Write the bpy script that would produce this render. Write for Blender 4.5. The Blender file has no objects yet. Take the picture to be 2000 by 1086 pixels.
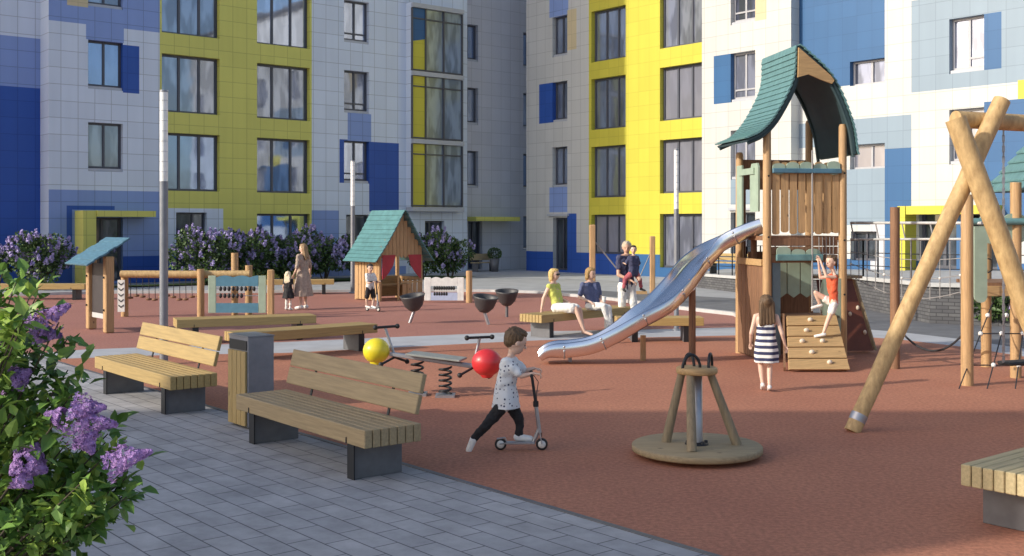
import bpy, math, random
from math import sin, cos, pi, radians as R, atan2, sqrt
from mathutils import Vector as V, Matrix, Quaternion
random.seed(7)
sc = bpy.context.scene
col = sc.collection
# ------------------------------------------------------------------ camera
F = 2160.0; CH = 2.15; HOR = 440.0
cd = bpy.data.cameras.new('camera'); cam = bpy.data.objects.new('camera', cd); col.objects.link(cam)
cam.location = (0, 0, CH); cam.rotation_euler = (pi/2, 0, 0)
cd.sensor_width = 36; cd.lens = 36*F/2000; cd.shift_y = -(543-HOR)/2000
cd.clip_start = .1; cd.clip_end = 2000
sc.camera = cam
# ------------------------------------------------------------------ light
SUN = V((-.9215, -.3885, 0)).normalized(); EL = R(25)
w = bpy.data.worlds.new('World'); sc.world = w; w.use_nodes = True
nt = w.node_tree; bg = nt.nodes['Background']; sky = nt.nodes.new('ShaderNodeTexSky')
sky.sky_type = 'NISHITA'; sky.sun_disc = False; sky.sun_elevation = EL
sky.sun_rotation = atan2(SUN.x, SUN.y); sky.dust_density = 2.0; sky.air_density = 1.0
nt.links.new(sky.outputs[0], bg.inputs[0]); bg.inputs[1].default_value = .15
ld = bpy.data.lights.new('sun', 'SUN'); lo = bpy.data.objects.new('sun', ld); col.objects.link(lo)
ld.energy = 3.05; ld.angle = R(.55); ld.color = (1, .93, .80)
sd = V((SUN.x*cos(EL), SUN.y*cos(EL), sin(EL)))
lo.rotation_euler = (-sd).to_track_quat('-Z', 'Y').to_euler(); lo.location = (-30, -10, 40)
sc.view_settings.view_transform = 'Standard'; sc.view_settings.look = 'None'
sc.view_settings.exposure = .34; sc.view_settings.gamma = 1
sc.render.resolution_x = 1024; sc.render.resolution_y = 556
try:
    sc.cycles.max_bounces = 6; sc.cycles.use_denoising = True; sc.cycles.sample_clamp_indirect = 4
except Exception: pass

def at(px, py, Y): return V(((px-1000)/F*Y, Y, CH+(HOR-py)/F*Y))
def gnd(px, py, z=0):
    Y = (CH-z)*F/(py-HOR); return V(((px-1000)/F*Y, Y, z))

# ------------------------------------------------------------------ materials
MATS = {}
def mat(name, c, rough=.7, metal=0, var=.12, scale=6, bump=.0, stretch=(1,1,1), c2=None, spec=None, detail=4, coat=0):
    if name in MATS: return MATS[name]
    m = bpy.data.materials.new(name); m.use_nodes = True; n = m.node_tree.nodes; l = m.node_tree.links
    b = n['Principled BSDF']; b.inputs['Roughness'].default_value = rough; b.inputs['Metallic'].default_value = metal
    if spec is not None: b.inputs['Specular IOR Level'].default_value = spec
    if coat: b.inputs['Coat Weight'].default_value = coat
    tc = n.new('ShaderNodeTexCoord'); mp = n.new('ShaderNodeMapping'); mp.inputs['Scale'].default_value = stretch
    no = n.new('ShaderNodeTexNoise'); no.inputs['Scale'].default_value = scale; no.inputs['Detail'].default_value = detail
    no.inputs['Roughness'].default_value = .62
    l.new(tc.outputs['Object'], mp.inputs[0]); l.new(mp.outputs[0], no.inputs['Vector'])
    mr = n.new('ShaderNodeMapRange'); mr.inputs[1].default_value = .3; mr.inputs[2].default_value = .7
    l.new(no.outputs[0], mr.inputs[0])
    fac = mr.outputs[0]
    if ('wood' in name and 'brown' not in name) or 'log' in name:
        vo = n.new('ShaderNodeTexVoronoi'); vo.inputs['Scale'].default_value = 2.6; m3 = n.new('ShaderNodeMapping'); m3.inputs['Scale'].default_value = [1+.35*(x > 2.6)*1.5 for x in stretch]
        l.new(tc.outputs['Object'], m3.inputs[0]); l.new(m3.outputs[0], vo.inputs['Vector'])
        kr = n.new('ShaderNodeMapRange'); kr.inputs[1].default_value = .035; kr.inputs[2].default_value = .09; l.new(vo.outputs['Distance'], kr.inputs[0])
        mu = n.new('ShaderNodeMath'); mu.operation = 'MULTIPLY'; l.new(mr.outputs[0], mu.inputs[0]); l.new(kr.outputs[0], mu.inputs[1])
        s2 = n.new('ShaderNodeMath'); s2.operation = 'MULTIPLY_ADD'; s2.inputs[1].default_value = .9; s2.inputs[2].default_value = -.9; l.new(kr.outputs[0], s2.inputs[0])
        s3 = n.new('ShaderNodeMath'); s3.operation = 'ADD'; l.new(mu.outputs[0], s3.inputs[0]); l.new(s2.outputs[0], s3.inputs[1]); fac = s3.outputs[0]
    mx = n.new('ShaderNodeMix'); mx.data_type = 'RGBA'; mx.clamp_factor = False
    a = [x*(1-var) for x in c]; d = c2 if c2 else [min(1, x*(1+var)) for x in c]
    mx.inputs[6].default_value = (*a, 1); mx.inputs[7].default_value = (*d, 1)
    l.new(fac, mx.inputs[0]); l.new(mx.outputs[2], b.inputs['Base Color'])
    if bump:
        bp = n.new('ShaderNodeBump'); bp.inputs['Strength'].default_value = bump; bp.inputs['Distance'].default_value = .01
        l.new(no.outputs[0], bp.inputs['Height']); l.new(bp.outputs[0], b.inputs['Normal'])
    MATS[name] = m; return m

def tile(name, c, tw=.6, th=.6, line=.011, dark=.45, rough=.42):
    """facade cladding: grid of joints in the wall's own coordinates, slight tone change per panel"""
    if name in MATS: return MATS[name]
    m = bpy.data.materials.new(name); m.use_nodes = True; n = m.node_tree.nodes; l = m.node_tree.links
    b = n['Principled BSDF']; b.inputs['Roughness'].default_value = rough; b.inputs['Specular IOR Level'].default_value = .3
    tc = n.new('ShaderNodeTexCoord'); sp = n.new('ShaderNodeSeparateXYZ'); l.new(tc.outputs['Object'], sp.inputs[0])
    def M(op, a, bb=None, cc=None):
        q = n.new('ShaderNodeMath'); q.operation = op
        for i, x in enumerate((a, bb, cc)):
            if x is None: continue
            if isinstance(x, (int, float)): q.inputs[i].default_value = x
            else: l.new(x, q.inputs[i])
        return q.outputs[0]
    u = M('DIVIDE', sp.outputs[0], tw); v = M('DIVIDE', sp.outputs[2], th)
    fu = M('FRACT', u); fv = M('FRACT', v)
    lu = M('LESS_THAN', M('MINIMUM', fu, M('SUBTRACT', 1, fu)), line/tw)
    lv = M('LESS_THAN', M('MINIMUM', fv, M('SUBTRACT', 1, fv)), line/th)
    ln = M('MAXIMUM', lu, lv)
    cb = n.new('ShaderNodeCombineXYZ'); l.new(M('FLOOR', u), cb.inputs[0]); l.new(M('FLOOR', v), cb.inputs[1])
    wn = n.new('ShaderNodeTexWhiteNoise'); wn.noise_dimensions = '3D'; l.new(cb.outputs[0], wn.inputs['Vector'])
    ns = n.new('ShaderNodeTexNoise'); ns.inputs['Scale'].default_value = .7; ns.inputs['Detail'].default_value = 3
    l.new(tc.outputs['Object'], ns.inputs['Vector'])
    m4 = n.new('ShaderNodeMapping'); m4.inputs['Scale'].default_value = (2.6, 1, .13); l.new(tc.outputs['Object'], m4.inputs[0])
    n4 = n.new('ShaderNodeTexNoise'); n4.inputs['Scale'].default_value = 1.5; n4.inputs['Detail'].default_value = 6; l.new(m4.outputs[0], n4.inputs['Vector'])
    val = M('ADD', M('MULTIPLY', n4.outputs[0], .12), M('ADD', .85, M('ADD', M('MULTIPLY', wn.outputs[0], .08), M('MULTIPLY', ns.outputs[0], .08))))
    val = M('MULTIPLY', val, M('SUBTRACT', 1, M('MULTIPLY', ln, 1-dark)))
    mx = n.new('ShaderNodeMix'); mx.data_type = 'RGBA'; mx.blend_type = 'MULTIPLY'; mx.inputs[0].default_value = 1
    mx.inputs[6].default_value = (*c, 1); cv = n.new('ShaderNodeCombineColor')
    for i in range(3): l.new(val, cv.inputs[i])
    l.new(cv.outputs[0], mx.inputs[7]); l.new(mx.outputs[2], b.inputs['Base Color'])
    MATS[name] = m; return m

def brick(name, c1, c2, mortar, bw, rh, ms, rough=.8, vary=.3, off=.5, bump=.3):
    m = bpy.data.materials.new(name); m.use_nodes = True; n = m.node_tree.nodes; l = m.node_tree.links
    b = n['Principled BSDF']; b.inputs['Roughness'].default_value = rough
    tc = n.new('ShaderNodeTexCoord'); t = n.new('ShaderNodeTexBrick'); t.inputs['Scale'].default_value = 1
    t.inputs['Brick Width'].default_value = bw; t.inputs['Row Height'].default_value = rh; t.inputs['Mortar Size'].default_value = ms
    t.inputs['Color1'].default_value = (*c1, 1); t.inputs['Color2'].default_value = (*c2, 1); t.inputs['Mortar'].default_value = (*mortar, 1)
    t.offset = off; t.inputs['Mortar Smooth'].default_value = .2
    l.new(tc.outputs['Object'], t.inputs['Vector'])
    no = n.new('ShaderNodeTexNoise'); no.inputs['Scale'].default_value = 2.2; no.inputs['Detail'].default_value = 8; no.inputs['Roughness'].default_value = .7
    l.new(tc.outputs['Object'], no.inputs['Vector'])
    mr = n.new('ShaderNodeMapRange'); mr.inputs[1].default_value = .3; mr.inputs[2].default_value = .7
    mr.inputs[3].default_value = 1-vary; mr.inputs[4].default_value = 1+vary*.5
    l.new(no.outputs[0], mr.inputs[0])
    mx = n.new('ShaderNodeMix'); mx.data_type = 'RGBA'; mx.blend_type = 'MULTIPLY'; mx.inputs[0].default_value = 1
    l.new(t.outputs[0], mx.inputs[6]); l.new(mr.outputs[0], mx.inputs[7]); l.new(mx.outputs[2], b.inputs['Base Color'])
    bp = n.new('ShaderNodeBump'); bp.inputs['Strength'].default_value = bump; bp.inputs['Distance'].default_value = .004; bp.invert = True
    l.new(t.outputs['Fac'], bp.inputs['Height']); l.new(bp.outputs[0], b.inputs['Normal'])
    MATS[name] = m; return m

def rubber(name, c, c2):
    m = bpy.data.materials.new(name); m.use_nodes = True; n = m.node_tree.nodes; l = m.node_tree.links
    b = n['Principled BSDF']; b.inputs['Roughness'].default_value = .85
    tc = n.new('ShaderNodeTexCoord')
    vo = n.new('ShaderNodeTexVoronoi'); vo.inputs['Scale'].default_value = 110; l.new(tc.outputs['Object'], vo.inputs['Vector'])
    no = n.new('ShaderNodeTexNoise'); no.inputs['Scale'].default_value = .45; no.inputs['Detail'].default_value = 7; no.inputs['Roughness'].default_value = .65
    l.new(tc.outputs['Object'], no.inputs['Vector'])
    n2 = n.new('ShaderNodeTexNoise'); n2.inputs['Scale'].default_value = 26; n2.inputs['Detail'].default_value = 4
    l.new(tc.outputs['Object'], n2.inputs['Vector'])
    mx = n.new('ShaderNodeMix'); mx.data_type = 'RGBA'; mx.inputs[6].default_value = (*c, 1); mx.inputs[7].default_value = (*c2, 1)
    ad = n.new('ShaderNodeMath'); ad.operation = 'MULTIPLY_ADD'; ad.inputs[1].default_value = .5; l.new(vo.outputs['Color'], ad.inputs[0])
    a2 = n.new('ShaderNodeMath'); a2.operation = 'MULTIPLY_ADD'; a2.inputs[1].default_value = 1.5; a2.inputs[2].default_value = -.5
    l.new(no.outputs[0], a2.inputs[0]); l.new(a2.outputs[0], ad.inputs[2])
    l.new(ad.outputs[0], mx.inputs[0])
    m2 = n.new('ShaderNodeMix'); m2.data_type = 'RGBA'; m2.blend_type = 'MULTIPLY'; m2.inputs[0].default_value = .5
    mr = n.new('ShaderNodeMapRange'); mr.inputs[1].default_value = .35; mr.inputs[2].default_value = .65; mr.inputs[3].default_value = .6; mr.inputs[4].default_value = 1.3
    l.new(n2.outputs[0], mr.inputs[0]); l.new(mx.outputs[2], m2.inputs[6]); l.new(mr.outputs[0], m2.inputs[7])
    l.new(m2.outputs[2], b.inputs['Base Color'])
    bp = n.new('ShaderNodeBump'); bp.inputs['Strength'].default_value = .5; bp.inputs['Distance'].default_value = .004
    l.new(vo.outputs['Distance'], bp.inputs['Height']); l.new(bp.outputs[0], b.inputs['Normal'])
    return m

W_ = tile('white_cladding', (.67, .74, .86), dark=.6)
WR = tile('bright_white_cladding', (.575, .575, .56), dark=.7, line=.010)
LB = tile('shaded_light_blue_cladding', (.25, .35, .66), dark=.65)  # light blue toned for shaded walls; LBR is its sunlit copy
LBR = tile('sunlit_light_blue_cladding', (.25, .325, .405), dark=.8)
DB = tile('shaded_blue_cladding', (.033, .10, .41), dark=.75)  # blue toned for shaded walls; MB_ is its sunlit copy
MB_ = tile('blue_cladding', (.040, .125, .285), dark=.85)
YE = tile('olive_yellow_cladding', (.66, .635, .16), dark=.7)
YR = tile('yellow_cladding', (.60, .54, .07), dark=.82)
GR = tile('grey_cladding', (.56, .56, .61), dark=.75)
TN = tile('tan_cladding', (.62, .52, .33), dark=.8)
FR = mat('window_frame_dark', (.075, .08, .105), .4, var=.05)
FRL = mat('window_frame_pale', (.42, .42, .45), .4, var=.05)
SILL = mat('sill_metal', (.45, .47, .52), .4, var=.05)
def glass(name, c, rough=.04, metal=.85, tint=.25):
    m = bpy.data.materials.new(name); m.use_nodes = True; n = m.node_tree.nodes; l = m.node_tree.links
    b = n['Principled BSDF']; b.inputs['Roughness'].default_value = rough; b.inputs['Metallic'].default_value = metal
    tc = n.new('ShaderNodeTexCoord'); mp = n.new('ShaderNodeMapping'); mp.inputs['Scale'].default_value = (1.3, 1, .34)
    no = n.new('ShaderNodeTexNoise'); no.inputs['Scale'].default_value = 2.2; no.inputs['Detail'].default_value = 2
    l.new(tc.outputs['Object'], mp.inputs[0]); l.new(mp.outputs[0], no.inputs['Vector'])
    cr = n.new('ShaderNodeValToRGB'); cr.color_ramp.elements[0].position = .42; cr.color_ramp.elements[1].position = .58
    cr.color_ramp.elements[0].color = (*[x*(1-tint) for x in c], 1); cr.color_ramp.elements[1].color = (*[min(1, x*(1+tint)) for x in c], 1)
    l.new(no.outputs[0], cr.inputs[0]); l.new(cr.outputs[0], b.inputs['Base Color'])
    n3 = n.new('ShaderNodeTexNoise'); n3.inputs['Scale'].default_value = .8
    l.new(tc.outputs['Object'], n3.inputs['Vector'])
    bp = n.new('ShaderNodeBump'); bp.inputs['Strength'].default_value = .05; bp.inputs['Distance'].default_value = .1
    l.new(n3.outputs[0], bp.inputs['Height']); l.new(bp.outputs[0], b.inputs['Normal'])
    return m
GL = glass('window_glass', (.42, .48, .62), metal=.7, tint=.12); GLB = glass('bay_glass', (.24, .30, .40), rough=.12, metal=.2); GLR = glass('curtained_glass', (.33, .35, .45), .10, .55, .25)
GLV = [GL, glass('bluish_window_glass', (.26, .34, .52), metal=.8, tint=.06), glass('dim_window_glass', (.27, .31, .40), metal=.6, tint=.2)]; GLW = [GLR, glass('blind_behind_glass', (.30, .30, .36), .15, .35, .06), glass('dim_curtain_glass', (.20, .22, .31), .08, .7, .3)]
WIN = random.Random(5)
GLD = glass('dark_glass', (.10, .12, .15), .05, .6)
WD = mat('pine_wood', (.47, .30, .14), .6, var=.22, scale=5, bump=.25, stretch=(.6, 9, 9))
WDZ = mat('pine_wood_upright', (.47, .29, .14), .6, var=.22, scale=5, bump=.25, stretch=(9, 9, .6))
WG = mat('weathered_wood', (.34, .265, .16), .75, var=.22, scale=5, bump=.3, stretch=(.6, 9, 9))
WGZ = mat('weathered_wood_upright', (.27, .21, .135), .75, var=.22, scale=5, bump=.3, stretch=(9, 9, .6))
WY = mat('yellow_bench_wood', (.42, .29, .115), .55, var=.16, scale=5, bump=.2, stretch=(.5, 9, 9))
LOG = mat('larch_log', (.54, .34, .15), .65, var=.3, scale=7, bump=.6, stretch=(2.5, 2.5, .9), c2=(.64, .44, .21))
BRN = mat('dark_brown_wood', (.23, .12, .065), .7, var=.3, scale=5, bump=.2, stretch=(9, 9, .6))
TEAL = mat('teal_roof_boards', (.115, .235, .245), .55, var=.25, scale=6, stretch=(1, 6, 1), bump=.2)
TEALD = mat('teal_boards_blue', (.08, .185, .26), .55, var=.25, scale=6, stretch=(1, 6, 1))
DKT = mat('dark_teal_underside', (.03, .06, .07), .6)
SAGE = mat('sage_green_board', (.33, .42, .33), .6, var=.1)
METAL = mat('dark_grey_metal', (.15, .148, .16), .5, .3, var=.15)
METB = mat('black_metal', (.02, .021, .025), .45, .2)
STEEL = mat('polished_steel', (.84, .83, .86), .2, 1, var=.05, scale=3)
GALV = mat('galvanised_steel', (.42, .42, .45), .4, .7, var=.12)
LAMP = mat('lamp_pole_grey', (.24, .25, .28), .5, .3)
LAMPW = mat('lamp_diffuser', (.92, .92, .88), .4)
ROPE = mat('grey_rope', (.30, .29, .29), .8); ROPED = mat('black_rope', (.03, .03, .035), .7)
WHT = mat('white_plastic', (.78, .77, .74), .4); REDP = mat('red_plastic', (.62, .03, .035), .38, coat=.3)
YELP = mat('yellow_plastic', (.85, .70, .03), .38, coat=.3); BLK = mat('black_rubber', (.02, .02, .022), .6)
CURT = mat('red_curtain_board', (.42, .035, .05), .6)
BLUEP = mat('blue_board', (.09, .23, .33), .5); HOLD = mat('pale_climbing_hold', (.72, .62, .5), .6)
SKIN = mat('skin', (.62, .38, .27), .55, var=.06); SHOE = mat('white_shoe', (.8, .79, .77), .5)
LEAF = mat('lilac_leaf', (.085, .18, .035), .5, var=.45, scale=3, c2=(.18, .33, .06), spec=.4)
LEAFY = mat('young_lilac_leaf', (.22, .36, .05), .5, var=.3, scale=6, c2=(.38, .52, .10))
LEAFD = mat('bush_leaf', (.045, .10, .03), .55, var=.5, scale=1.5, c2=(.12, .20, .055))
BLOOM = mat('lilac_bloom', (.42, .34, .70), .7, var=.3, scale=8, c2=(.64, .56, .86))
BLOOMD = mat('violet_bloom', (.31, .15, .46), .7, var=.35, scale=25, c2=(.56, .34, .70))
BARK = mat('bark', (.09, .07, .05), .9)
GRASS = mat('grass_green', (.07, .12, .03), .9, var=.4, scale=8)

# ------------------------------------------------------------------ mesh builder
class MB:
    def __init__(s): s.v = []; s.f = []; s.m = []; s.sm = []
    def add(s, vs, fs, mi=0, sm=False):
        o = len(s.v); s.v += [tuple(x) for x in vs]
        for f in fs: s.f.append([i+o for i in f]); s.m.append(mi); s.sm.append(sm)
        return s
    def box(s, c, d, rot=None, mi=0, bev=0):
        hx, hy, hz = d[0]/2, d[1]/2, d[2]/2
        if bev:
            b = min(bev, hx*.8, hy*.8, hz*.8); vs = []
            for z, k in ((-hz, b), (-hz+b, 0), (hz-b, 0), (hz, b)):
                for x, y in ((-1, -1), (1, -1), (1, 1), (-1, 1)):
                    # chamfered corner columns
                    vs += [V((x*(hx-k-b if k == 0 else hx-k-0), y*(hy-k), z)), V((x*(hx-k), y*(hy-k-b if k == 0 else hy-k-0), z))] if k == 0 else [V((x*(hx-b), y*(hy-b), z))]*1
            # rings: 4 , 8, 8, 4
            r0 = list(range(0, 4)); r1 = list(range(4, 12)); r2 = list(range(12, 20)); r3 = list(range(20, 24))
            # order ring1 around: for corners in ccw order decide which comes first
            def order(r): return [r[1], r[0], r[2], r[3], r[5], r[4], r[6], r[7]]
            o1, o2 = order(r1), order(r2)
            fs = [r0[::-1], r3]
            for i in range(8):
                j = (i+1) % 8; fs.append([o1[i], o1[j], o2[j], o2[i]])
            for i in range(4):
                j = (i+1) % 4
                fs.append([r0[i], o1[2*i+1], o1[2*i]][::-1] if False else [r0[i], o1[2*i+1], o1[2*i]][::1])
                fs.append([r0[i], r0[j], o1[2*j], o1[2*i+1]])
                fs.append([o2[2*i], o2[2*i+1], r3[i]]); fs.append([o2[2*i+1], o2[2*j], r3[j], r3[i]])
        else:
            vs = [V((x*hx, y*hy, z*hz)) for z in (-1, 1) for x, y in ((-1, -1), (1, -1), (1, 1), (-1, 1))]
            fs = [(3, 2, 1, 0), (4, 5, 6, 7), (0, 1, 5, 4), (1, 2, 6, 5), (2, 3, 7, 6), (3, 0, 4, 7)]
        if rot is not None: vs = [rot @ x for x in vs]
        c = V(c); return s.add([x+c for x in vs], fs, mi)
    def bar(s, a, b, w, h=None, mi=0, up=(0, 0, 1), bev=0):
        a, b = V(a), V(b); d = b-a; L = d.length; x = d/L; u = V(up)
        if abs(x.dot(u)) > .98: u = V((0, 1, 0))
        y = u.cross(x).normalized(); z = x.cross(y)
        rot = Matrix((x, y, z)).transposed()
        return s.box((a+b)/2, (L, w, h or w), rot, mi, bev)
    def tube(s, pts, r, seg=8, mi=0, cap=True, sm=True, flat=None):
        pts = [V(p) for p in pts]; n = len(pts)
        if not hasattr(r, '__len__'): r = [r]*n
        t0 = (pts[1]-pts[0]).normalized(); u = V((0, 0, 1)) if abs(t0.z) < .9 else V((0, 1, 0))
        u = (u-t0*u.dot(t0)).normalized(); vs = []; fs = []
        for i in range(n):
            t = (pts[min(i+1, n-1)]-pts[max(i-1, 0)]).normalized(); u = (u-t*u.dot(t)).normalized(); v_ = t.cross(u)
            for k in range(seg):
                a = 2*pi*k/seg; vs.append(pts[i]+(u*cos(a)+v_*sin(a))*r[i])
        for i in range(n-1):
            for k in range(seg):
                k2 = (k+1) % seg; fs.append((i*seg+k, i*seg+k2, (i+1)*seg+k2, (i+1)*seg+k))
        s.add(vs, fs, mi, sm)
        if cap: s.add(vs[:seg], [tuple(range(seg))[::-1]], mi); s.add(vs[-seg:], [tuple(range(seg))], mi)
        return s
    def lathe(s, prof, c=(0, 0, 0), seg=20, mi=0, rot=None, sm=True, sx=1, sy=1):
        vs = []; fs = []; c = V(c)
        for r, z in prof:
            for k in range(seg):
                a = 2*pi*k/seg; p = V((r*cos(a)*sx, r*sin(a)*sy, z)); vs.append((rot @ p if rot is not None else p)+c)
        for i in range(len(prof)-1):
            for k in range(seg):
                k2 = (k+1) % seg; fs.append((i*seg+k, i*seg+k2, (i+1)*seg+k2, (i+1)*seg+k))
        return s.add(vs, fs, mi, sm)
    def ball(s, c, r, seg=12, mi=0, rot=None):
        if not hasattr(r, '__len__'): r = (r, r, r)
        n = seg//2+1; pr = [(sin(pi*i/n), -cos(pi*i/n)) for i in range(n+1)]; pr[0] = (1e-4, -1); pr[-1] = (1e-4, 1)
        vs = []; fs = []; c = V(c)
        for a, z in pr:
            for k in range(seg):
                q = 2*pi*k/seg; p = V((a*cos(q)*r[0], a*sin(q)*r[1], z*r[2])); vs.append((rot @ p if rot is not None else p)+c)
        for i in range(len(pr)-1):
            for k in range(seg):
                k2 = (k+1) % seg; fs.append((i*seg+k, i*seg+k2, (i+1)*seg+k2, (i+1)*seg+k))
        return s.add(vs, fs, mi, True)
    def cap(s, a, b, ra, rb, seg=10, mi=0):
        """tapered capsule"""
        a, b = V(a), V(b)
        if (b-a).length < 1e-5: return s.ball(a, ra, seg, mi)
        s.tube([a, b], [ra, rb], seg, mi); s.ball(a, ra, seg, mi); s.ball(b, rb, seg, mi); return s
    def poly(s, pts, ext, mi=0):
        """flat outline (3-D points, ccw) extruded by vector ext"""
        pts = [V(p) for p in pts]; e = V(ext); n = len(pts)
        s.add(pts+[p+e for p in pts], [tuple(range(n))[::-1], tuple(range(n, 2*n))]+[(i, (i+1) % n, n+(i+1) % n, n+i) for i in range(n)], mi)
        return s
    def build(s, name, mats, parent=None, label=None):
        me = bpy.data.meshes.new(name); me.from_pydata(s.v, [], s.f)
        if not isinstance(mats, (list, tuple)): mats = [mats]
        for m in mats: me.materials.append(m)
        me.polygons.foreach_set('material_index', s.m); me.polygons.foreach_set('use_smooth', s.sm)
        me.update()
        o = bpy.data.objects.new(name, me); col.objects.link(o)
        if parent: o.parent = parent
        if label: o['label'] = label
        return o

def tag(o, label=None, cat=None, group=None, kind=None):
    if label: o['label'] = label
    if cat: o['category'] = cat
    if group: o['group'] = group
    if kind: o['kind'] = kind
    return o
def thing(name, loc, rz, label, cat, group=None):
    o = bpy.data.objects.new(name, None); col.objects.link(o); o.location = loc; o.rotation_euler = (0, 0, rz)
    o.empty_display_size = .2
    return tag(o, label, cat, group)
kids = {}
def copy_tree(o, parent=None):
    c = o.copy(); col.objects.link(c)
    if parent: c.parent = parent
    for ch in [x for x in bpy.data.objects if x.parent == o]: copy_tree(ch, c)
    return c
def fixn(o):
    import bmesh
    b = bmesh.new(); b.from_mesh(o.data); bmesh.ops.recalc_face_normals(b, faces=b.faces); b.to_mesh(o.data); b.free()

TH = R(39.65)
U1 = V((cos(TH), sin(TH), 0)); U2 = V((-sin(TH), cos(TH), 0))

# ------------------------------------------------------------------ ground
def sheet(name, pts, z, m, rz=0, org=(0, 0)):
    mb = MB(); Rm = Matrix.Rotation(-rz, 3, 'Z')
    vs = [Rm @ V((p[0]-org[0], p[1]-org[1], 0)) for p in pts]
    mb.add(vs, [tuple(range(len(vs)))])
    o = mb.build(name, m); o.location = (org[0], org[1], z); o.rotation_euler = (0, 0, rz); fixn(o)
    if o.data.polygons[0].normal.z < 0: o.data.flip_normals()
    return tag(o, kind='structure')
def g2(px, py): p = gnd(px, py); return (p.x, p.y)
PALE = mat('pale_paving', (.36, .37, .39), .8, var=.15, scale=1.2, detail=8)
ASPH = mat('asphalt', (.14, .145, .16), .9, var=.2, scale=2, detail=9, bump=.2)
STRIP = mat('light_concrete_strip', (.42, .43, .46), .8, var=.12, scale=2, detail=8)
KERB = mat('kerb_concrete', (.5, .5, .5), .8, var=.1)
RED = rubber('red_rubber_granules', (.345, .127, .078), (.49, .208, .122))
RED2 = rubber('red_rubber_far', (.33, .135, .105), (.41, .185, .145))
PAV = brick('grey_pavers', (.36, .355, .37), (.42, .41, .42), (.11, .11, .12), .44, .2, .006, vary=.32, off=.37)
sheet('ground', [(-400, -60), (400, -60), (400, 400), (-400, 400)], 0, PALE)
arc1 = [(-60, 500), (60, 693), (165, 684), (300, 679), (560, 669), (760, 660), (950, 652), (1060, 648), (1200, 646), (1420, 641), (1520, 638), (1640, 640), (1760, 650), (1880, 664), (2050, 690)]
back = [g2(x, y) for x, y in arc1[1:]]
frontc = [g2(x, y) for x, y in [(60, 712), (165, 701), (300, 696), (560, 691), (760, 681), (950, 671), (1060, 666), (1200, 662), (1420, 657), (1520, 654), (1640, 656), (1760, 665), (1880, 679), (2050, 706)]]
back = [(-40, 13)]+back+[(18, 12)]; frontc = [(-40, 11.5)]+frontc+[(16.5, 11)]
# road behind, with the asphalt reaching both sides
sheet('road', [(-60, 33.2), (-14, 34.6), (-1.5, 36.6), (3, 36.2), (9, 30), (12, 25.5), (40, 24), (40, 12), (9.6, 17), (7.5, 20.5), (5, 24.4), (3.2, 27.8), (.6, 33), (-3, 35.3), (-14, 33.6), (-60, 32)], .004, ASPH)
# far rubber field
far = [(-30, 30)]+[g2(x, y) for x, y in [(60, 578), (200, 574), (420, 573), (600, 572), (700, 571), (850, 570), (960, 571), (1060, 574), (1200, 588), (1300, 602), (1440, 618), (1470, 636), (1420, 641)]]
sheet('rubber_play_field', far+back[::-1][4:], .008, RED2)
sheet('concrete_strip', back+frontc[::-1], .012, STRIP)
pl = lambda t: (-.25-.638*t, 9.0+.77*t)
sheet('rubber_playground_surface', frontc[2:]+[(30, 8), (30, -12), pl(-22), pl(-10), pl(0), pl(10), pl(11.2)], .016, RED)
P_ = [pl(-22), pl(-10), pl(0), pl(10), pl(11.4), (-9.6, 17.2), (-40, 14), (-40, -12)]
o = sheet('paved_path', P_, .020, PAV, TH+pi/2, (-.25, 9.0))
mb = MB(); a = V((*pl(-22), .0)); b = V((*pl(11.4), .0))
mb.bar(a+V((0, 0, .012)), b+V((0, 0, .012)), .05, .03); tag(mb.build('kerb_edging', METAL), kind='structure')
# kerb lines round the far field
mb = MB(); fk = [V((*p, 0)) for p in far[:-1]]
for a, b in zip(fk, fk[1:]):
    d = (b-a).normalized(); mb.bar(a-d*.02+V((0, .1, .04)), b+d*.02+V((0, .1, .04)), .16, .1)
tag(mb.build('field_kerb', KERB), kind='structure')
# planting bed under the shrubs
sheet('planting_bed', [(-40, 20), (-19, 35.0), (-14, 38.6), (-5.8, 43.8), (-1.9, 44.6), (-1.6, 46.3), (-3.4, 47.3), (-12, 41), (-22, 31)], .010, GRASS)
sheet('wall_footpath', [(-3, 50.6), (-1.2, 45.2), (2.6, 43.6), (9, 37.5), (9.6, 42), (2, 53)], .009, STRIP)

# ------------------------------------------------------------------ buildings
O1 = V((-12.43, 42.6, 0)); 
def sL(px, off=0):                       # distance along the left facade (off = set back)
    r = (px-1000)/F; O = O1+U2*off
    return (r*O.y-O.x)/(U1.x-r*U1.y)
def zL(px, py, off=0):
    s_ = sL(px, off); Y = (O1+U2*off+U1*s_).y; return CH+(HOR-py)/F*Y
OR = V((6.9, 45.0, 0))
DR = -U2                                   # runs to the right and towards the camera
def sR(px, off=0):
    r = (px-1000)/F; O = OR+U1*off
    return (r*O.y-O.x)/(DR.x-r*DR.y)
def zR(px, py, off=0):
    s_ = sR(px, off); Y = (OR+U1*off+DR*s_).y; return CH+(HOR-py)/F*Y

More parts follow.
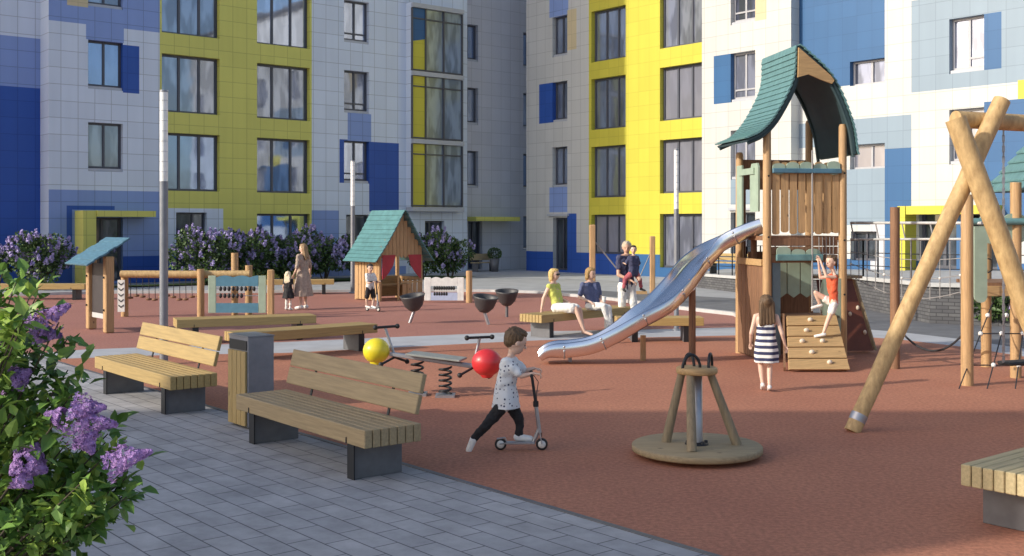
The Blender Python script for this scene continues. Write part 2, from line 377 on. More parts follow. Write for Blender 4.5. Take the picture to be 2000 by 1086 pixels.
def facade(parent, s0, s1, z0, z1, base, rects, opens, y=0, name='wall', thick=0, rev=None):
    """cladding wall in the plane y (local, outward -y) with openings; rects = (s0,s1,z0,z1,mat); reveals .3 deep"""
    mats = [base]; 
    for r in rects:
        if r[4] not in mats: mats.append(r[4])
    rm = rev or base
    xs = {s0, s1}; zs = {z0, z1}
    for r in list(rects)+list(opens):
        for x in r[:2]:
            if s0 < x < s1: xs.add(x)
        for z in r[2:4]:
            if z0 < z < z1: zs.add(z)
    xs = sorted(xs); zs = sorted(zs); mb = MB()
    for i in range(len(xs)-1):
        for j in range(len(zs)-1):
            cx = (xs[i]+xs[i+1])/2; cz = (zs[j]+zs[j+1])/2
            if any(o[0] < cx < o[1] and o[2] < cz < o[3] for o in opens): continue
            mi = 0
            for r in rects:
                if r[0] < cx < r[1] and r[2] < cz < r[3]: mi = mats.index(r[4])
            mb.add([(xs[i], y, zs[j]), (xs[i+1], y, zs[j]), (xs[i+1], y, zs[j+1]), (xs[i], y, zs[j+1])], [(0, 1, 2, 3)], mi)
    for o in opens:
        a, b, c, d = o[:4]; D = .30
        def mi_at(x, z):
            q = 0
            for r in rects:
                if r[0] < x < r[1] and r[2] < z < r[3]: q = mats.index(r[4])
            return q
        cz = (c+d)/2
        mb.add([(a, y, c), (a, y, d), (a, y+D, d), (a, y+D, c)], [(0, 1, 2, 3)], mi_at(a-.05, cz))
        mb.add([(b, y, c), (b, y, d), (b, y+D, d), (b, y+D, c)], [(3, 2, 1, 0)], mi_at(b+.05, cz))
        mb.add([(a, y, d), (b, y, d), (b, y+D, d), (a, y+D, d)], [(0, 1, 2, 3)], mi_at((a+b)/2, d+.05))
        mb.add([(a, y, c), (b, y, c), (b, y+D, c), (a, y+D, c)], [(3, 2, 1, 0)], mi_at((a+b)/2, c-.05))
    return mb.build(name, mats, parent)

def window(parent, a, b, c, d, y=0, div=(.5,), low=None, fm=None, gm=None, sill=True, fw=.07, dep=.24, name='window', label=None):
    """framed window standing in an opening: object = frame bars, child pane (and sill)"""
    fm = fm or FR; gm = gm or GL
    if gm is GL: gm = WIN.choice(GLV)
    elif gm is GLR: gm = WIN.choice(GLW)
    yy = y+dep; mb = MB(); e = .004
    if sill:
        c2 = c+.12
    else: c2 = c
    w_ = b-a
    mb.box(((a+b)/2, yy, d-fw/2-e), (w_-2*e, .07, fw)); mb.box(((a+b)/2, yy, c2+fw/2+e), (w_-2*e, .07, fw))
    for x in (a+fw/2+e, b-fw/2-e): mb.box((x, yy, (c2+d)/2), (fw, .066, d-c2-2*fw-2*e))
    xs = [a+fw+e]+[a+w_*t for t in div]+[b-fw-e]
    for t in div: mb.box((a+w_*t, yy, (c2+d)/2), (fw*1.1, .062, d-c2-2*fw-2*e))
    if low:
        for i, z in low:
            x0 = xs[i]+(fw*.55 if i else 0); x1 = xs[i+1]-(fw*.55 if i < len(xs)-2 else 0)
            mb.box(((x0+x1)/2, yy, c2+z), (x1-x0, .058, fw*.9))
    f = mb.build(name, fm, parent, label)
    mb = MB(); mb.add([(a+.01, yy+.02, c2+.01), (b-.01, yy+.02, c2+.01), (b-.01, yy+.02, d-.01), (a+.01, yy+.02, d-.01)], [(0, 1, 2, 3)])
    mb.build('pane', gm, f)
    if sill:
        mb = MB(); mb.box(((a+b)/2, y+dep/2+.03, c+.06), (w_-2*e-.02, dep-.05, .10)); mb.build('sill', SILL, f)
    return f

FLO, FHI = 3.47, 5.68
# ---- left building
lb = thing('apartment_building', O1, TH, 'long apartment block clad in grey-white, blue and olive yellow panels at left', 'building')
SH = sL(-60, 0)                           # left end of the tall block
s = sL
# the sun passes the left end and meets the right facade at px 1222
q = OR+DR*sR(1222); d_ = V((SUN.x, SUN.y, 0)); 
n1 = V((sin(TH), -cos(TH), 0))
tt = (O1-q).dot(n1)/d_.dot(n1); SEND = (q+d_*tt-O1).dot(U1)
TOP = 29.0
P2_ = O1+U2*ya if False else O1+U2*.95; tt = (P2_-q).dot(n1)/d_.dot(n1); SEND = (q+d_*tt-P2_).dot(U1)

# A: set back section
ya = .95
x85 = s(92)
winA = []
facade(lb, SEND, x85+.2, 0, TOP, W_, [(SEND, x85+.2, zL(40, 170, ya), zL(40, 72, ya), LB), (SEND, x85+.2, 0, zL(40, 170, ya), DB)], [], y=ya, name='set_back_wall')
# B
xB0, xB1 = s(95), s(312)
winB = [(s(172), s(240), 4.12+3*k, 5.90+3*k) for k in range(3)]
door = (s(172), s(240), .1, zL(205, 425))
mb = MB(); mb.add([(xB0, 0, 0), (xB0, 0, TOP), (xB0, ya+.1, TOP), (xB0, ya+.1, 0)], [(0, 1, 2, 3)]); mb.build('wall_return', W_, lb)
xC1 = s(609); xE = s(662)
zb = zL(130, 43); zb2 = zL(275, 59); zp = 1.0
winC = [(s(316), s(429), FLO+3*k, FHI+3*k) for k in range(3)]+[(s(502), s(605), FLO+3*k, FHI+3*k) for k in range(3)]
winC0 = (s(502), s(605), .55, 2.62); winG = (s(344), s(404), .25, zL(375, 415))
winE = [(s(672), s(721), 3.95+3*k, 5.76+3*k) for k in range(3)]
winE0 = (s(676), s(722), .8, 2.6)
rects = [
 (xB0, xB1, zb, TOP, LB), (s(168), s(242), winB[1][3], TOP, LB), (s(242), xB1, zb2, TOP, LB),
 (xB0, s(168), zb, zb+.001, LB), (s(240), s(272), zL(256, 182), zL(256, 89), DB), (s(131), s(172), zL(150, 12), 12.3, TN),
 (xB0, xB1, 0, zL(200, 372), LB), (s(130), s(224), 0, zL(180, 402), DB), (s(141), s(300), 0, zL(200, 410), LB), (xB0, s(141), 0, 0.01, DB),
 (s(240), xB1, 0, zp, DB), (xB0, s(140), 0, zp, DB),
 (xB1, xC1, 0, TOP, YE), (s(326), s(436), 0, zL(380, 407), W_), (xB1, s(436), 0, zp, DB), (s(436), xC1, 0, .5, YE),
 (xC1, xE, 0, zL(635, 411), LB),
 (s(679), s(725), 5.76, 6.95, LB), (s(663), s(679), 3.95, 5.8, DB), (s(721), s(779), 2.75, 5.76, DB), 
 (xC1, s(793), 0, .35, LB)]
opens = [o for o in winB]+[door]+winC+[winC0, winG]+winE+[winE0]
facade(lb, xB0, s(793), 0, TOP, W_, rects, opens, name='wall')
for k, o in enumerate(winB): window(lb, *o, div=(.5,), low=[(1, .0)] if False else None)
for k, o in enumerate(winC): window(lb, *o, div=(.33, .68), sill=False, fw=.08, dep=.26)
window(lb, *winC0, div=(.33, .68), sill=False, fw=.08)
window(lb, *winG, div=(.6,), sill=False, gm=GLD)
for o in winE: window(lb, *o, div=(.5,), low=[(0, .3), (1, .3)])
window(lb, *winE0, div=(.5,), sill=False, gm=GLD)
window(lb, *door, div=(.45,), sill=False, gm=GLD, name='entrance_door', fw=.09)
# yellow portal and canopy
zc = zL(215, 412)
mb = MB(); mb.box(((s(146)+s(171))/2, -.45, zc/2), (s(171)-s(146), .9, zc)); mb.build('portal_wall', YE, lb)
mb = MB(); mb.box(((s(171)+s(284))/2+.01, -.50, zc-.11), (s(284)-s(171), .98, .22)); mb.build('canopy', YE, lb)
# F: projecting glazed bay
f0, f1 = s(793), s(893); xG = s(912)
facade(lb, f0, xG, 0, 2.75, W_, [], [(s(830), s(868), .8, 2.35)], name='ground_wall')
window(lb, s(830), s(868), .8, 2.35, div=(.35,), sill=False, gm=GLD)
facade(lb, f1, xG, 2.75, TOP, W_, [], [], y=-.02, name='corner_pier')
for k in range(4): MB().box(((f0+f1)/2, .06-.3, 2.86+3.0*k), (f1-f0-.02, .62, .19)).build('bay_slab', SILL, lb)
for k in range(3):
    z0 = 2.97+3*k; z1 = 5.75+3*k; w0 = f1-f0; mbf = MB(); yy = -.42
    for t in (0.012, .27, .62, .985): mbf.box((f0+w0*t, yy, (z0+z1)/2), (.07, .08, z1-z0-.004))
    mbf.box(((f0+f1)/2, yy-.002, z1-.45), (w0-.16, .05, .05)); mbf.box(((f0+f1)/2, yy-.002, z0+.05), (w0-.16, .05, .06))
    fr = mbf.build('bay_window', FR, lb)
    mbp = MB(); mbp.add([(f0+w0*.27, yy+.03, z0), (f1-.03, yy+.03, z0), (f1-.03, yy+.03, z1), (f0+w0*.27, yy+.03, z1)], [(0, 1, 2, 3)])
    mbp.build('pane', GLB, fr)
    mbp = MB(); mbp.add([(f0+.03, yy+.02, z0), (f0+w0*.27, yy+.02, z0), (f0+w0*.27, yy+.02, z1), (f0+.03, yy+.02, z1)], [(0, 1, 2, 3)])
    mbp.build('yellow_strip', YR, fr)  # plain yellow strip along the bay's left edge
    if k == 2:
        mbq = MB(); mbq.add([(f0+.03, yy+.012, z0+1.3), (f0+w0*.27-.01, yy+.012, z0+1.45), (f0+w0*.27-.01, yy+.012, z1), (f0+.03, yy+.012, z1)], [(0, 1, 2, 3)]); mbq.build('blue_strip', MB_, fr)
mb = MB(); mb.add([(f0, .3, 2.7), (f1, .3, 2.7), (f1, .3, TOP), (f0, .3, TOP)], [(0, 1, 2, 3)])
mb.add([(f0, -.02, 12), (f1, -.02, 12), (f1, -.02, TOP), (f0, -.02, TOP)], [(0, 1, 2, 3)])
mb.add([(f0, -.42, 2.95), (f0, .3, 2.95), (f0, .3, 12), (f0, -.42, 12)], [(0, 1, 2, 3)])
mb.build('bay_back_wall', W_, lb)
# body of the block: ends, back and roof
mb = MB(); x0, x1, yb = SEND, xG, 14.0
mb.add([(x0, ya, 0), (x0, yb, 0), (x0, yb, TOP), (x0, ya, TOP)], [(0, 1, 2, 3)])
mb.add([(x1, -.02, 0), (x1, yb, 0), (x1, yb, TOP), (x1, -.02, TOP)], [(0, 1, 2, 3)])
mb.add([(x0, yb, 0), (x1, yb, 0), (x1, yb, TOP), (x0, yb, TOP)], [(0, 1, 2, 3)])
mb.build('end_wall', W_, lb)
mb = MB(); mb.box(((x0+x1)/2, yb/2+.2, TOP+.1), (x1-x0+.2, yb+.6, .2)); mb.build('roof', METAL, lb)

# ---- grey corner wing, set back .9
gw = thing('apartment_building', O1+U2*.9, TH, 'grey corner wing with narrow windows between the two bright blocks', 'building')
g = lambda px: sL(px, .9)
go = [(g(900), g(934), 3.93+3*k, 5.68+3*k) for k in range(3)]+[(g(1022), g(1050), 3.93+3*k, 5.68+3*k) for k in range(3)]
gd = (g(914), g(942), .05, 2.35)
facade(gw, g(900)-1, g(1075), 0, 20, GR, [], go+[gd, (g(1022), g(1050), .9, 2.6)], name='wall')
for o in go: window(gw, *o, div=(.5,))
window(gw, g(1022), g(1050), .9, 2.6, div=(.5,))
window(gw, *gd, div=(.5,), sill=False, gm=GLD, name='entrance_door')
mb = MB(); mb.box(((g(905)+g(990))/2, -.5, 2.45), (g(990)-g(905), 1.0, .2)); mb.build('canopy', YE, gw)
mb = MB(); mb.box(((g(900)-1+g(1075))/2, 5, 20.1), (g(1075)-g(900)+1, 10, .2)); mb.build('roof', METAL, gw)

# ---- right building
AR = atan2(DR.y, DR.x)
rb = thing('apartment_building', OR, AR, 'white apartment block with blue and bright yellow panels, sunlit on the right', 'building')
s = sR; TR = 16.0
k_ = .5                                     # set-back of the right section
jw = [(s(1079), s(1108), 3.9+3*k, 5.74+3*k) for k in range(3)]
jy = [(s(1155), s(1222), FLO-.1+3*k, FHI-.06+3*k) for k in range(3)]+[(s(1289), s(1371), FLO+3*k, FHI+3*k) for k in range(3)]
jy0 = [(s(1155), s(1222), .9, 2.62), (s(1289), s(1371), .4, 2.62)]
jr = [(s(1427), s(1475), 3.93+3*k, 5.83+3*k) for k in range(3)]
jg = (s(1080), s(1108), .1, 2.5); jr0 = (s(1427), s(1475), .9, 2.65)
xJ0, xJ1 = s(1028), s(1545)
rects = [(s(1073), s(1110), 11.75, TR, LB), (s(1108), s(1126), zR(1117, 97), zR(1117, 18), TN),
 (s(1053), s(1079), 6.9, 8.74, DB), (s(1073), s(1108), 2.75, 3.9, LB), (s(1108), s(1126), .9, zR(1117, 417), DB),
 (s(1150), s(1371), 0, TR, YR),
 (s(1394), s(1427), 6.93, 8.83, MB_), (s(1475), s(1497), 9.93, 12, TN), (s(1427), s(1475), 2.95, 3.93, LBR),
 (xJ0, s(1289), 0, .93, DB), (s(1222), xJ1, 0, .93, MB_)]  # panels and plinth inside the cast shadow take the shade-toned blues
facade(rb, xJ0, xJ1, 0, TR, WR, rects, jw+jy+jy0+jr+[jg, jr0], name='wall')
for o in jw: window(rb, *o, div=(.5,))
window(rb, *jg, div=(.5,), sill=False, gm=GLD)
for i, o in enumerate(jy): window(rb, *o, div=(.36, .70), sill=False, fw=.08, gm=GLR if i > 2 else GL)
for o in jy0: window(rb, *o, div=(.36, .70), sill=False, fw=.08, gm=GLR)
for o in jr: window(rb, *o, div=(.5,), low=[(0, .35), (1, .35)], fm=FRL, gm=GLR)
window(rb, *jr0, div=(.5,), sill=False, gm=GLD)
MB().box(((s(1073)+s(1110))/2, -.05, 2.62), (s(1110)-s(1073)+.1, .14, .1)).build('ledge', SILL, rb); MB().box(((s(1427)+s(1475))/2, -.05, 2.78), (s(1475)-s(1427)+.1, .14, .1)).build('ledge', SILL, rb)
mb = MB(); mb.add([(xJ1, 0, 0), (xJ1, 0, TR), (xJ1, k_, TR), (xJ1, k_, 0)], [(0, 1, 2, 3)]); mb.build('wall_return', WR, rb); mb = MB()
mb.add([(xJ0, 0, 0), (xJ0, 0, TR), (xJ0, 10, TR), (xJ0, 10, 0)], [(0, 1, 2, 3)]); mb.build('wall_return', WR, rb)
sk = lambda px: sR(px, k_); zk = lambda px, py: zR(px, py, k_)
kend = sk(1990)+14
kw1 = (sk(1660), sk(1728), zk(1700, 164), zk(1700, 116)); kw2 = (sk(1660), sk(1728), zk(1728, 328), zk(1728, 279))
kw3 = [(sk(1854), sk(1922), 7.16-3*j, 8.97-3*j) for j in range(-1, 2)]
kd = (sk(1795), sk(1948), .7, zk(1850, 413)); kw0 = (sk(1662), sk(1712), .9, zk(1690, 452))
krow = [(sk(1990)+2.2+3.2*j, sk(1990)+3.6+3.2*j, 4.16+3*q_, 5.97+3*q_) for j in range(4) for q_ in range(3)]
rects = [(xJ1-.1, sk(1728), zk(1728, 159), TR, MB_), (sk(1728), sk(1780), zk(1750, 290), zk(1750, 226), LBR), (xJ1-.1, sk(1728), zk(1728, 279), zk(1728, 228), LBR),
 (xJ1-.1, sk(1728), zk(1728, 440), zk(1728, 328), LBR), (sk(1728), sk(1780), 0, zk(1750, 290), MB_), (sk(1700), sk(1728), 0, zk(1728, 436), GR),
 (sk(1780), sk(1990)+1.0, zk(1880, 171), zk(1780, 2), LBR), (sk(1922), sk(1956), 7.16, 8.97, MB_), (sk(1922), sk(1990)+3, 2.0, zk(1960, 196), MB_),
 (sk(1988), sk(1990)+1.5, zk(1995, 193), zk(1995, 156), YR), (xJ1-.1, sk(1700), 0, .95, MB_), (sk(1780), kend, 0, .95, MB_)]
facade(rb, xJ1-.05, kend, 0, TR, WR, rects, [kw1, kw2, kd, kw0]+kw3+krow, y=k_, name='set_back_wall')
for o in (kw1, kw2): window(rb, *o, y=k_, div=(.55,), sill=False, fm=FRL, gm=GLR)
for o in kw3: window(rb, *o, y=k_, div=(.5,), low=[(1, .35)], fm=FRL, gm=GLR)
for o in krow: window(rb, *o, y=k_, div=(.5,), fm=FRL, gm=GLR)
window(rb, *kw0, y=k_, div=(.5,), sill=False, gm=GLD)
window(rb, *kd, y=k_, div=(.3, .52, .75), sill=False, gm=GLD, name='entrance_door', fw=.1)
# yellow portal
mb = MB(); zt = zk(1860, 402)
mb.box((sk(1782), k_-.35, zt/2), (sk(1791)-sk(1776), .7, zt)); mb.box(((sk(1791)+sk(1958))/2, k_-.35, zt-.14), (sk(1958)-sk(1791)-.01, .7, .28)); mb.build('portal', YR, rb)
mb = MB(); mb.box((sk(1887), k_-.1, zt/2-.15), (sk(1900)-sk(1874), .2, zt-.3)); mb.build('entrance_pier', MB_, rb)
mb = MB(); mb.add([(xJ0, 10, 0), (kend, 10, 0), (kend, 10, TR), (xJ0, 10, TR)], [(0, 1, 2, 3)])
mb.add([(kend, k_, 0), (kend, 10, 0), (kend, 10, TR), (kend, k_, TR)], [(0, 1, 2, 3)]); mb.build('rear_wall', WR, rb)
mb = MB(); mb.box(((xJ0+kend)/2, 5.2, TR+.1), (kend-xJ0, 10.3, .2)); mb.build('roof', METAL, rb)

# ---- unseen slab block added left of the camera so its roof shades the foreground
shade_block = thing('apartment_building', (-30, 2.6, 0), 0, 'unseen off-white slab block added left of the viewpoint to shade the foreground', 'building')
oo = [(-11+2.6*i, -9.6+2.6*i, 1.2+3*j, 2.9+3*j) for i in range(9) for j in range(3)]
facade(shade_block, -12, 12.2, 0, 11.9, WR, [(0, 4, 0, 11.9, YR)], oo, y=0, name='wall').rotation_euler = (0, 0, pi)
mb = MB()
mb.box((-.1, -2.15, 5.95), (24.4, 3.7, 11.88)); mb.build('end_wall', WR, shade_block)
mb = MB(); mb.box((-.1, -1.8, 12.0), (24.4, 3.7, .2)); mb.build('roof', METAL, shade_block)

# ---- raised terrace with brick retaining wall at right
TB = brick('dark_brick', (.09, .09, .10), (.14, .14, .145), (.05, .05, .055), .25, .08, .01, vary=.2)
tp = [V((6.2, 39.0, .45)), V((7.3, 35.0, .5)), V((9.0, 28.6, .8)), V((9.15, 24.2, .86)), V((14, 21.6, .9)), V((20, 22, .9)), V((24, 32, .9)), V((14, 40, .9)), V((8.4, 43.2, .45))]
mb = MB(); n = len(tp); mb.add(tp, [tuple(range(n))]); tag(fixn(mb.build('terrace_paving', PALE)) or bpy.data.objects['terrace_paving'], kind='structure')
wall = thing('retaining_wall', tp[3]*1, 0, 'dark brick retaining wall below the terrace at right', 'wall')
for i in range(5):
    a, b = tp[i].copy(), tp[i+1].copy(); L = (b-a).xy.length; mb = MB()
    mb.add([(0, 0, 0), (L, 0, 0), (L, b.z-.02, 0), (0, a.z-.02, 0)], [(0, 1, 2, 3)])
    o = mb.build('brick_face', TB, wall); dd = (b-a); an = atan2(dd.y, dd.x)
    o.location = V((a.x, a.y, 0))-wall.location*1; o.location.z = -wall.location.z; o.rotation_euler = (pi/2, 0, an)
wall.location.z = 0
for o in [x for x in bpy.data.objects if x.parent == wall]: o.location.z = 0
mb = MB()
for i in range(5):
    a, b = tp[i].copy(), tp[i+1].copy(); a.z -= .01; b.z -= .01; mb.bar(a-wall.location, b-wall.location, .14, .09)
for p in mb.v: pass
mb.build('coping', KERB, wall)
# railing on the terrace
rl = thing('railing', (7.6, 35, .5), 0, 'thin black metal railing along the terrace edge at right', 'railing')
mb = MB(); pts = [V((6.3, 38.4, .47)), V((7.4, 34.9, .53)), V((9.05, 28.5, .82)), V((9.25, 24.5, .88)), V((13, 22.4, .9))]
prev = None
for a, b in zip(pts, pts[1:]):
    n = max(2, int((b-a).length/.9))
    for i in range(n+1):
        p = a.lerp(b, i/n)-rl.location; mb.bar(p, p+V((0, 0, .95)), .035, .035)
    for h_ in (.3, .62, .95): mb.bar(a-rl.location+V((0, 0, h_)), b-rl.location+V((0, 0, h_)), .025, .02)
mb.build('rails', METB, rl)

# ------------------------------------------------------------------ benches
def slab_bench(loc, rz, label, L=2.5, back=False, wood=None, cat='bench', group='wooden slab benches on metal plinth legs', legs=(-.96, .96), D=.56):
    """x = length, y = depth (back at +y); front edge at y=0"""
    wood = wood or WY; t = thing('park_bench', loc, rz, label, cat, group)
    mb = MB(); n = 7; w_ = D/n
    for i in range(n): mb.box((0, w_*(i+.5), .375), (L, w_-.008, .15), bev=.006)
    mb.box((0, D/2, .335), (L-.12, D-.06, .04))
    seat = mb.build('seat', wood, t)
    mb = MB()
    for x in (-L*.38, L*.38): mb.box((x, .0, .33), (.012, .006, .05))
    mb.build('bolt', METB, seat)
    for x in legs:
        mb = MB(); mb.box((x, D/2, .148), (.09 if L > 2 else .08, D-.08, .296), bev=.004)
        for sx in (-.18,): pass
        leg = mb.build('leg', METAL, t)
        mb = MB(); mb.box((x+.012, .036, .15), (.11, .012, .30)); mb.build('leg_plate', METB, leg)
    if back:
        mb = MB(); rot = Matrix.Rotation(R(-14), 3, 'X')
        for z in (.60, .775): mb.box((0, D-.02+(z-.5)*.25, z), (L-.1, .045, .168), rot, bev=.006)
        bk = mb.build('backrest', wood, t)
        for x in (-.72, .72):
            mb = MB(); mb.bar((x, D-.02, .40), (x, D+.09, .84), .03, .012); mb.build('back_support', METB, t)
    return t
AX = atan2(DR.y, DR.x)      # bench axis towards the camera-right; local +y = U1 side
def bench_on(pa, pb, label, back=False, wood=None, **k):
    """legs at ground points pa (left) and pb (right) of the bench's front edge"""
    m_ = (pa+pb)/2; d = pb-pa; return slab_bench((m_.x, m_.y, .02), atan2(d.y, d.x), label, back=back, wood=wood, **k)
n_in = U1*(-.04)
bench_on(V((-5.15, 13.99, 0))+n_in, V((-3.93, 12.48, 0))+n_in, 'yellow wooden bench with backrest on the grey path, sunlit, left of the litter bin', True)
bench_on(V((-2.54, 10.80, 0))+n_in, V((-1.355, 9.29, 0))+n_in, 'nearest wooden bench with backrest, brownish in shade, in front of the litter bin', True, wood=mat('shaded_bench_wood', (.37, .27, .15), .6, var=.18, scale=5, bump=.2, stretch=(.5, 9, 9)))  # same bench wood, darkened in colour for the foreground shade
def bench_px(x0, y0, x1, y1, label, dz=.45, **k):
    a = gnd(x0, y0, dz); b = gnd(x1, y1, dz); a.z = b.z = 0; m_ = (a+b)/2; d = b-a
    L = d.length; return slab_bench((m_.x, m_.y, .012), atan2(d.y, d.x), label, L=L, legs=(-L/2+.32, L/2-.32), **k)
bench_px(345, 626, 618, 617, 'backless wooden bench behind the first bench with backrest, before the blue abacus board')
bench_px(470, 653, 738, 634, 'backless wooden bench on the concrete strip behind the litter bin')
bench_px(1058, 617, 1240, 600, 'backless bench with its bright end at left, two women seated on it')
bench_px(1205, 622, 1375, 622, 'backless bench partly hidden behind the steel slide', D=.5)
bench_px(-60, 556, 165, 556, 'backless bench at the far left edge behind the notice board')
bench_px(505, 548, 652, 547, 'backless bench behind the woman in the long dress')
a = gnd(1875, 911, .45); a.z = 0
slab_bench((a.x+U1.x*1.25, a.y+U1.y*1.25, .018), TH, 'weathered backless bench cut off by the right edge in the foreground', wood=mat('pale_weathered_wood', (.47, .38, .21), .65, var=.18, scale=5, bump=.25, stretch=(.5, 9, 9))).location = V((a.x, a.y, .018))+U1*1.25+DR*.56
# terrace bench and bench by the grey entrance
a = at(1372, 520, 38.5); b = at(1500, 520, 36.5)
t = thing('terrace_bench', (a+b)/2*1.0, atan2(b.y-a.y, b.x-a.x), 'long pale wooden bench on the terrace by the white block', 'bench'); t.location.z = .47
mb = MB(); L = (b-a).length
for i in range(3): mb.box((0, .1+.15*i, .40), (L, .14, .05))
for i in range(2): mb.box((0, .5, .52+.13*i), (L, .04, .11))
mb.build('seat', WY, t)
for x in (-L*.4, 0, L*.4): MB().bar((x, .25, 0), (x, .25, .37), .05, .35).build('leg', METB, t)
p = gnd(945, 531); t = thing('entrance_bench', (p.x, p.y, .01), TH, 'small wooden bench beside the grey wing entrance', 'bench')
MB().box((0, 0, .42), (1.3, .4, .05)).box((0, .2, .68), (1.3, .04, .3)).build('seat', WG, t)
for x in (-.5, .5): MB().box((x, 0, .2), (.08, .36, .39)).build('leg', METAL, t)

# ------------------------------------------------------------------ litter bin
p = V((-2.75, 11.52, .02)); t = thing('litter_bin', p, AX, 'litter bin with wooden slat front and grey metal sides between the two benches', 'litter bin')
mb = MB(); mb.box((-.225, .15, .49), (.45, .298, .94), bev=.006); mb.build('body', mat('bin_metal', (.24, .24, .27), .45, .3), t)
mb = MB()
for i in range(4): mb.box((-.07-.103*i, -.012, .42), (.095, .022, .78), bev=.004)
mb.build('slat_front', mat('bin_wood', (.42, .29, .115), .55, var=.16, scale=5, stretch=(9, 9, .5)), t)
mb = MB(); mb.box((-.225, -.002, .87), (.40, .012, .10)); mb.build('opening', METB, t)
mb = MB(); mb.box((-.225, .15, .965), (.46, .31, .012)); mb.build('lid', mat('bin_metal', (.24, .24, .27), .45, .3), t)

# ------------------------------------------------------------------ street lamps
def lamp(px, ytop, ymid, Y, label, r=.055):
    x = (px-1000)/F*Y; t = thing('street_lamp', (x, Y, 0), 0, label, 'street lamp', 'slim column lamps round the playground')
    zt = CH+(HOR-ytop)/F*Y; zm = CH+(HOR-ymid)/F*Y
    mb = MB(); mb.tube([(0, 0, 0), (0, 0, zm)], r, 16); mb.lathe([(r*1.9, 0), (r*1.9, .03), (r*1.05, .05)]); mb.build('pole', LAMP, t)
    mb = MB(); mb.tube([(0, 0, zm), (0, 0, zt-.04)], r*.95, 16); d = mb.build('diffuser', LAMPW, t)
    mb = MB(); n = 9
    for i in range(n): mb.lathe([(r*1.03, zm+(zt-zm)*(i+.9)/n), (r*1.03, zm+(zt-zm)*(i+.9)/n+.006)], seg=12)
    mb.build('louvre', GALV, d)
    MB().lathe([(r, zt-.04), (r*1.05, zt-.02), (.001, zt)], seg=12).build('cap', LAMP, t)
lamp(320, 175, 354, 17.0, 'tall slim column lamp left of the notice board bench, nearest of the lamps', .064)
lamp(689, 313, 402, 35, 'thin column lamp behind the playhouse', .07)
lamp(1321, 290, 408, 22.5, 'column lamp standing behind the steel slide', .05)

# ------------------------------------------------------------------ foliage
def leaf_geo(mb, p, d, up, L, Wd, mi=0):
    d = d.normalized(); sd_ = d.cross(up)
    if sd_.length < 1e-3: sd_ = V((1, 0, 0))
    sd_.normalize(); n_ = sd_.cross(d)
    a = p; m1 = p+d*L*.33; m2 = p+d*L*.7-n_*L*.04; e = p+d*L-n_*L*.12
    mb.add([a, m1+sd_*Wd*.5+n_*Wd*.16, m2+sd_*Wd*.33+n_*Wd*.1, e, m2-sd_*Wd*.33+n_*Wd*.1, m1-sd_*Wd*.5+n_*Wd*.16, m1, m2],
           [(0, 6, 1), (0, 5, 6), (6, 7, 2, 1), (5, 4, 7, 6), (7, 3, 2), (4, 3, 7)], mi)
def rdir(): 
    while True:
        q = V((random.uniform(-1, 1), random.uniform(-1, 1), random.uniform(-1, 1)))
        if .05 < q.length < 1: return q.normalized()
def bush(loc, rx, rz_, label, nl=3200, nb=60, seed=1, grp='round flowering lilac bushes by the buildings'):
    random.seed(seed); t = thing('lilac_bush', loc, 0, label, 'bush', grp)
    lobes = [(V((random.uniform(-.55, .55)*rx, random.uniform(-.4, .4)*rx, random.uniform(.35, .72)*rz_)), random.uniform(.36, .52)) for _ in range(9)]
    mb = MB(); mf = MB()
    def pt(shell):
        c, k = random.choice(lobes); d = rdir(); r = k*(random.uniform(.75, 1.05) if shell else random.random()**.5)
        return c+V((d.x*r*rx, d.y*r*rx, d.z*r*rz_*.62)), d
    for i in range(nl):
        p, d = pt(random.random() < .7)
        if p.z < .02: continue
        leaf_geo(mb, p, (d+rdir()*.9), rdir(), random.uniform(.09, .15), random.uniform(.06, .10))
    for i in range(nb):
        p, d = pt(True)
        if p.z < rz_*.22: continue
        ax = (d*.6+V((0, 0, 1))).normalized(); h_ = random.uniform(.16, .28)
        for j in range(34):
            tt_ = random.random(); rr = .075*(1-tt_)**.6; q = rdir(); q = (q-ax*q.dot(ax))*rr
            c = p+ax*h_*tt_+q; e1 = rdir()*.03; e2 = rdir().cross(e1).normalized()*.03
            mf.add([c-e1-e2, c+e1-e2, c+e1+e2, c-e1+e2], [(0, 1, 2, 3)])
    mb.build('foliage', LEAFD, t); mf.build('blossom', BLOOM, t)
    mb = MB()
    for i in range(6):
        d = rdir(); mb.tube([(d.x*.1, d.y*.1, 0), (d.x*rx*.3, d.y*rx*.3, rz_*.35), (d.x*rx*.5, d.y*rx*.5, rz_*.7)], [.03, .02, .01], 6)
    mb.build('stem', BARK, t); return t
def bpx(px, py, Y, **k): return ((px-1000)/F*Y, Y, 0)
bush(bpx(78, 0, 37.0), 1.25, 1.95, 'round purple flowering bush at far left beside the yellow portal', seed=3, nl=4200, nb=200)
bush(bpx(-30, 0, 37.5), 1.0, 1.6, 'flowering bush cut off by the left edge of the photo', seed=4, nl=2000, nb=50)
bush(bpx(402, 0, 40), 1.25, 2.0, 'flowering bush left of the post and log rail, start of the row', seed=5, nl=4200, nb=180)
bush(bpx(478, 0, 41.5), 1.3, 2.1, 'flowering bush under the yellow facade windows, second in the row', seed=6, nl=4200, nb=200)
bush(bpx(555, 0, 43), 1.2, 1.95, 'flowering bush left of the woman in the long dress, third in the row', seed=7, nl=4000, nb=180)
bush(bpx(634, 0, 44), 1.3, 2.05, 'flowering bush between the long-dressed woman and the playhouse roof', seed=8, nl=4200, nb=200)
bush(bpx(712, 0, 45), 1.2, 1.9, 'flowering bush mostly hidden behind the playhouse roof', seed=9, nl=3000, nb=60)
bush(bpx(826, 0, 45.5), 1.15, 2.05, 'flowering bush just right of the playhouse', seed=10, nl=4000, nb=180)
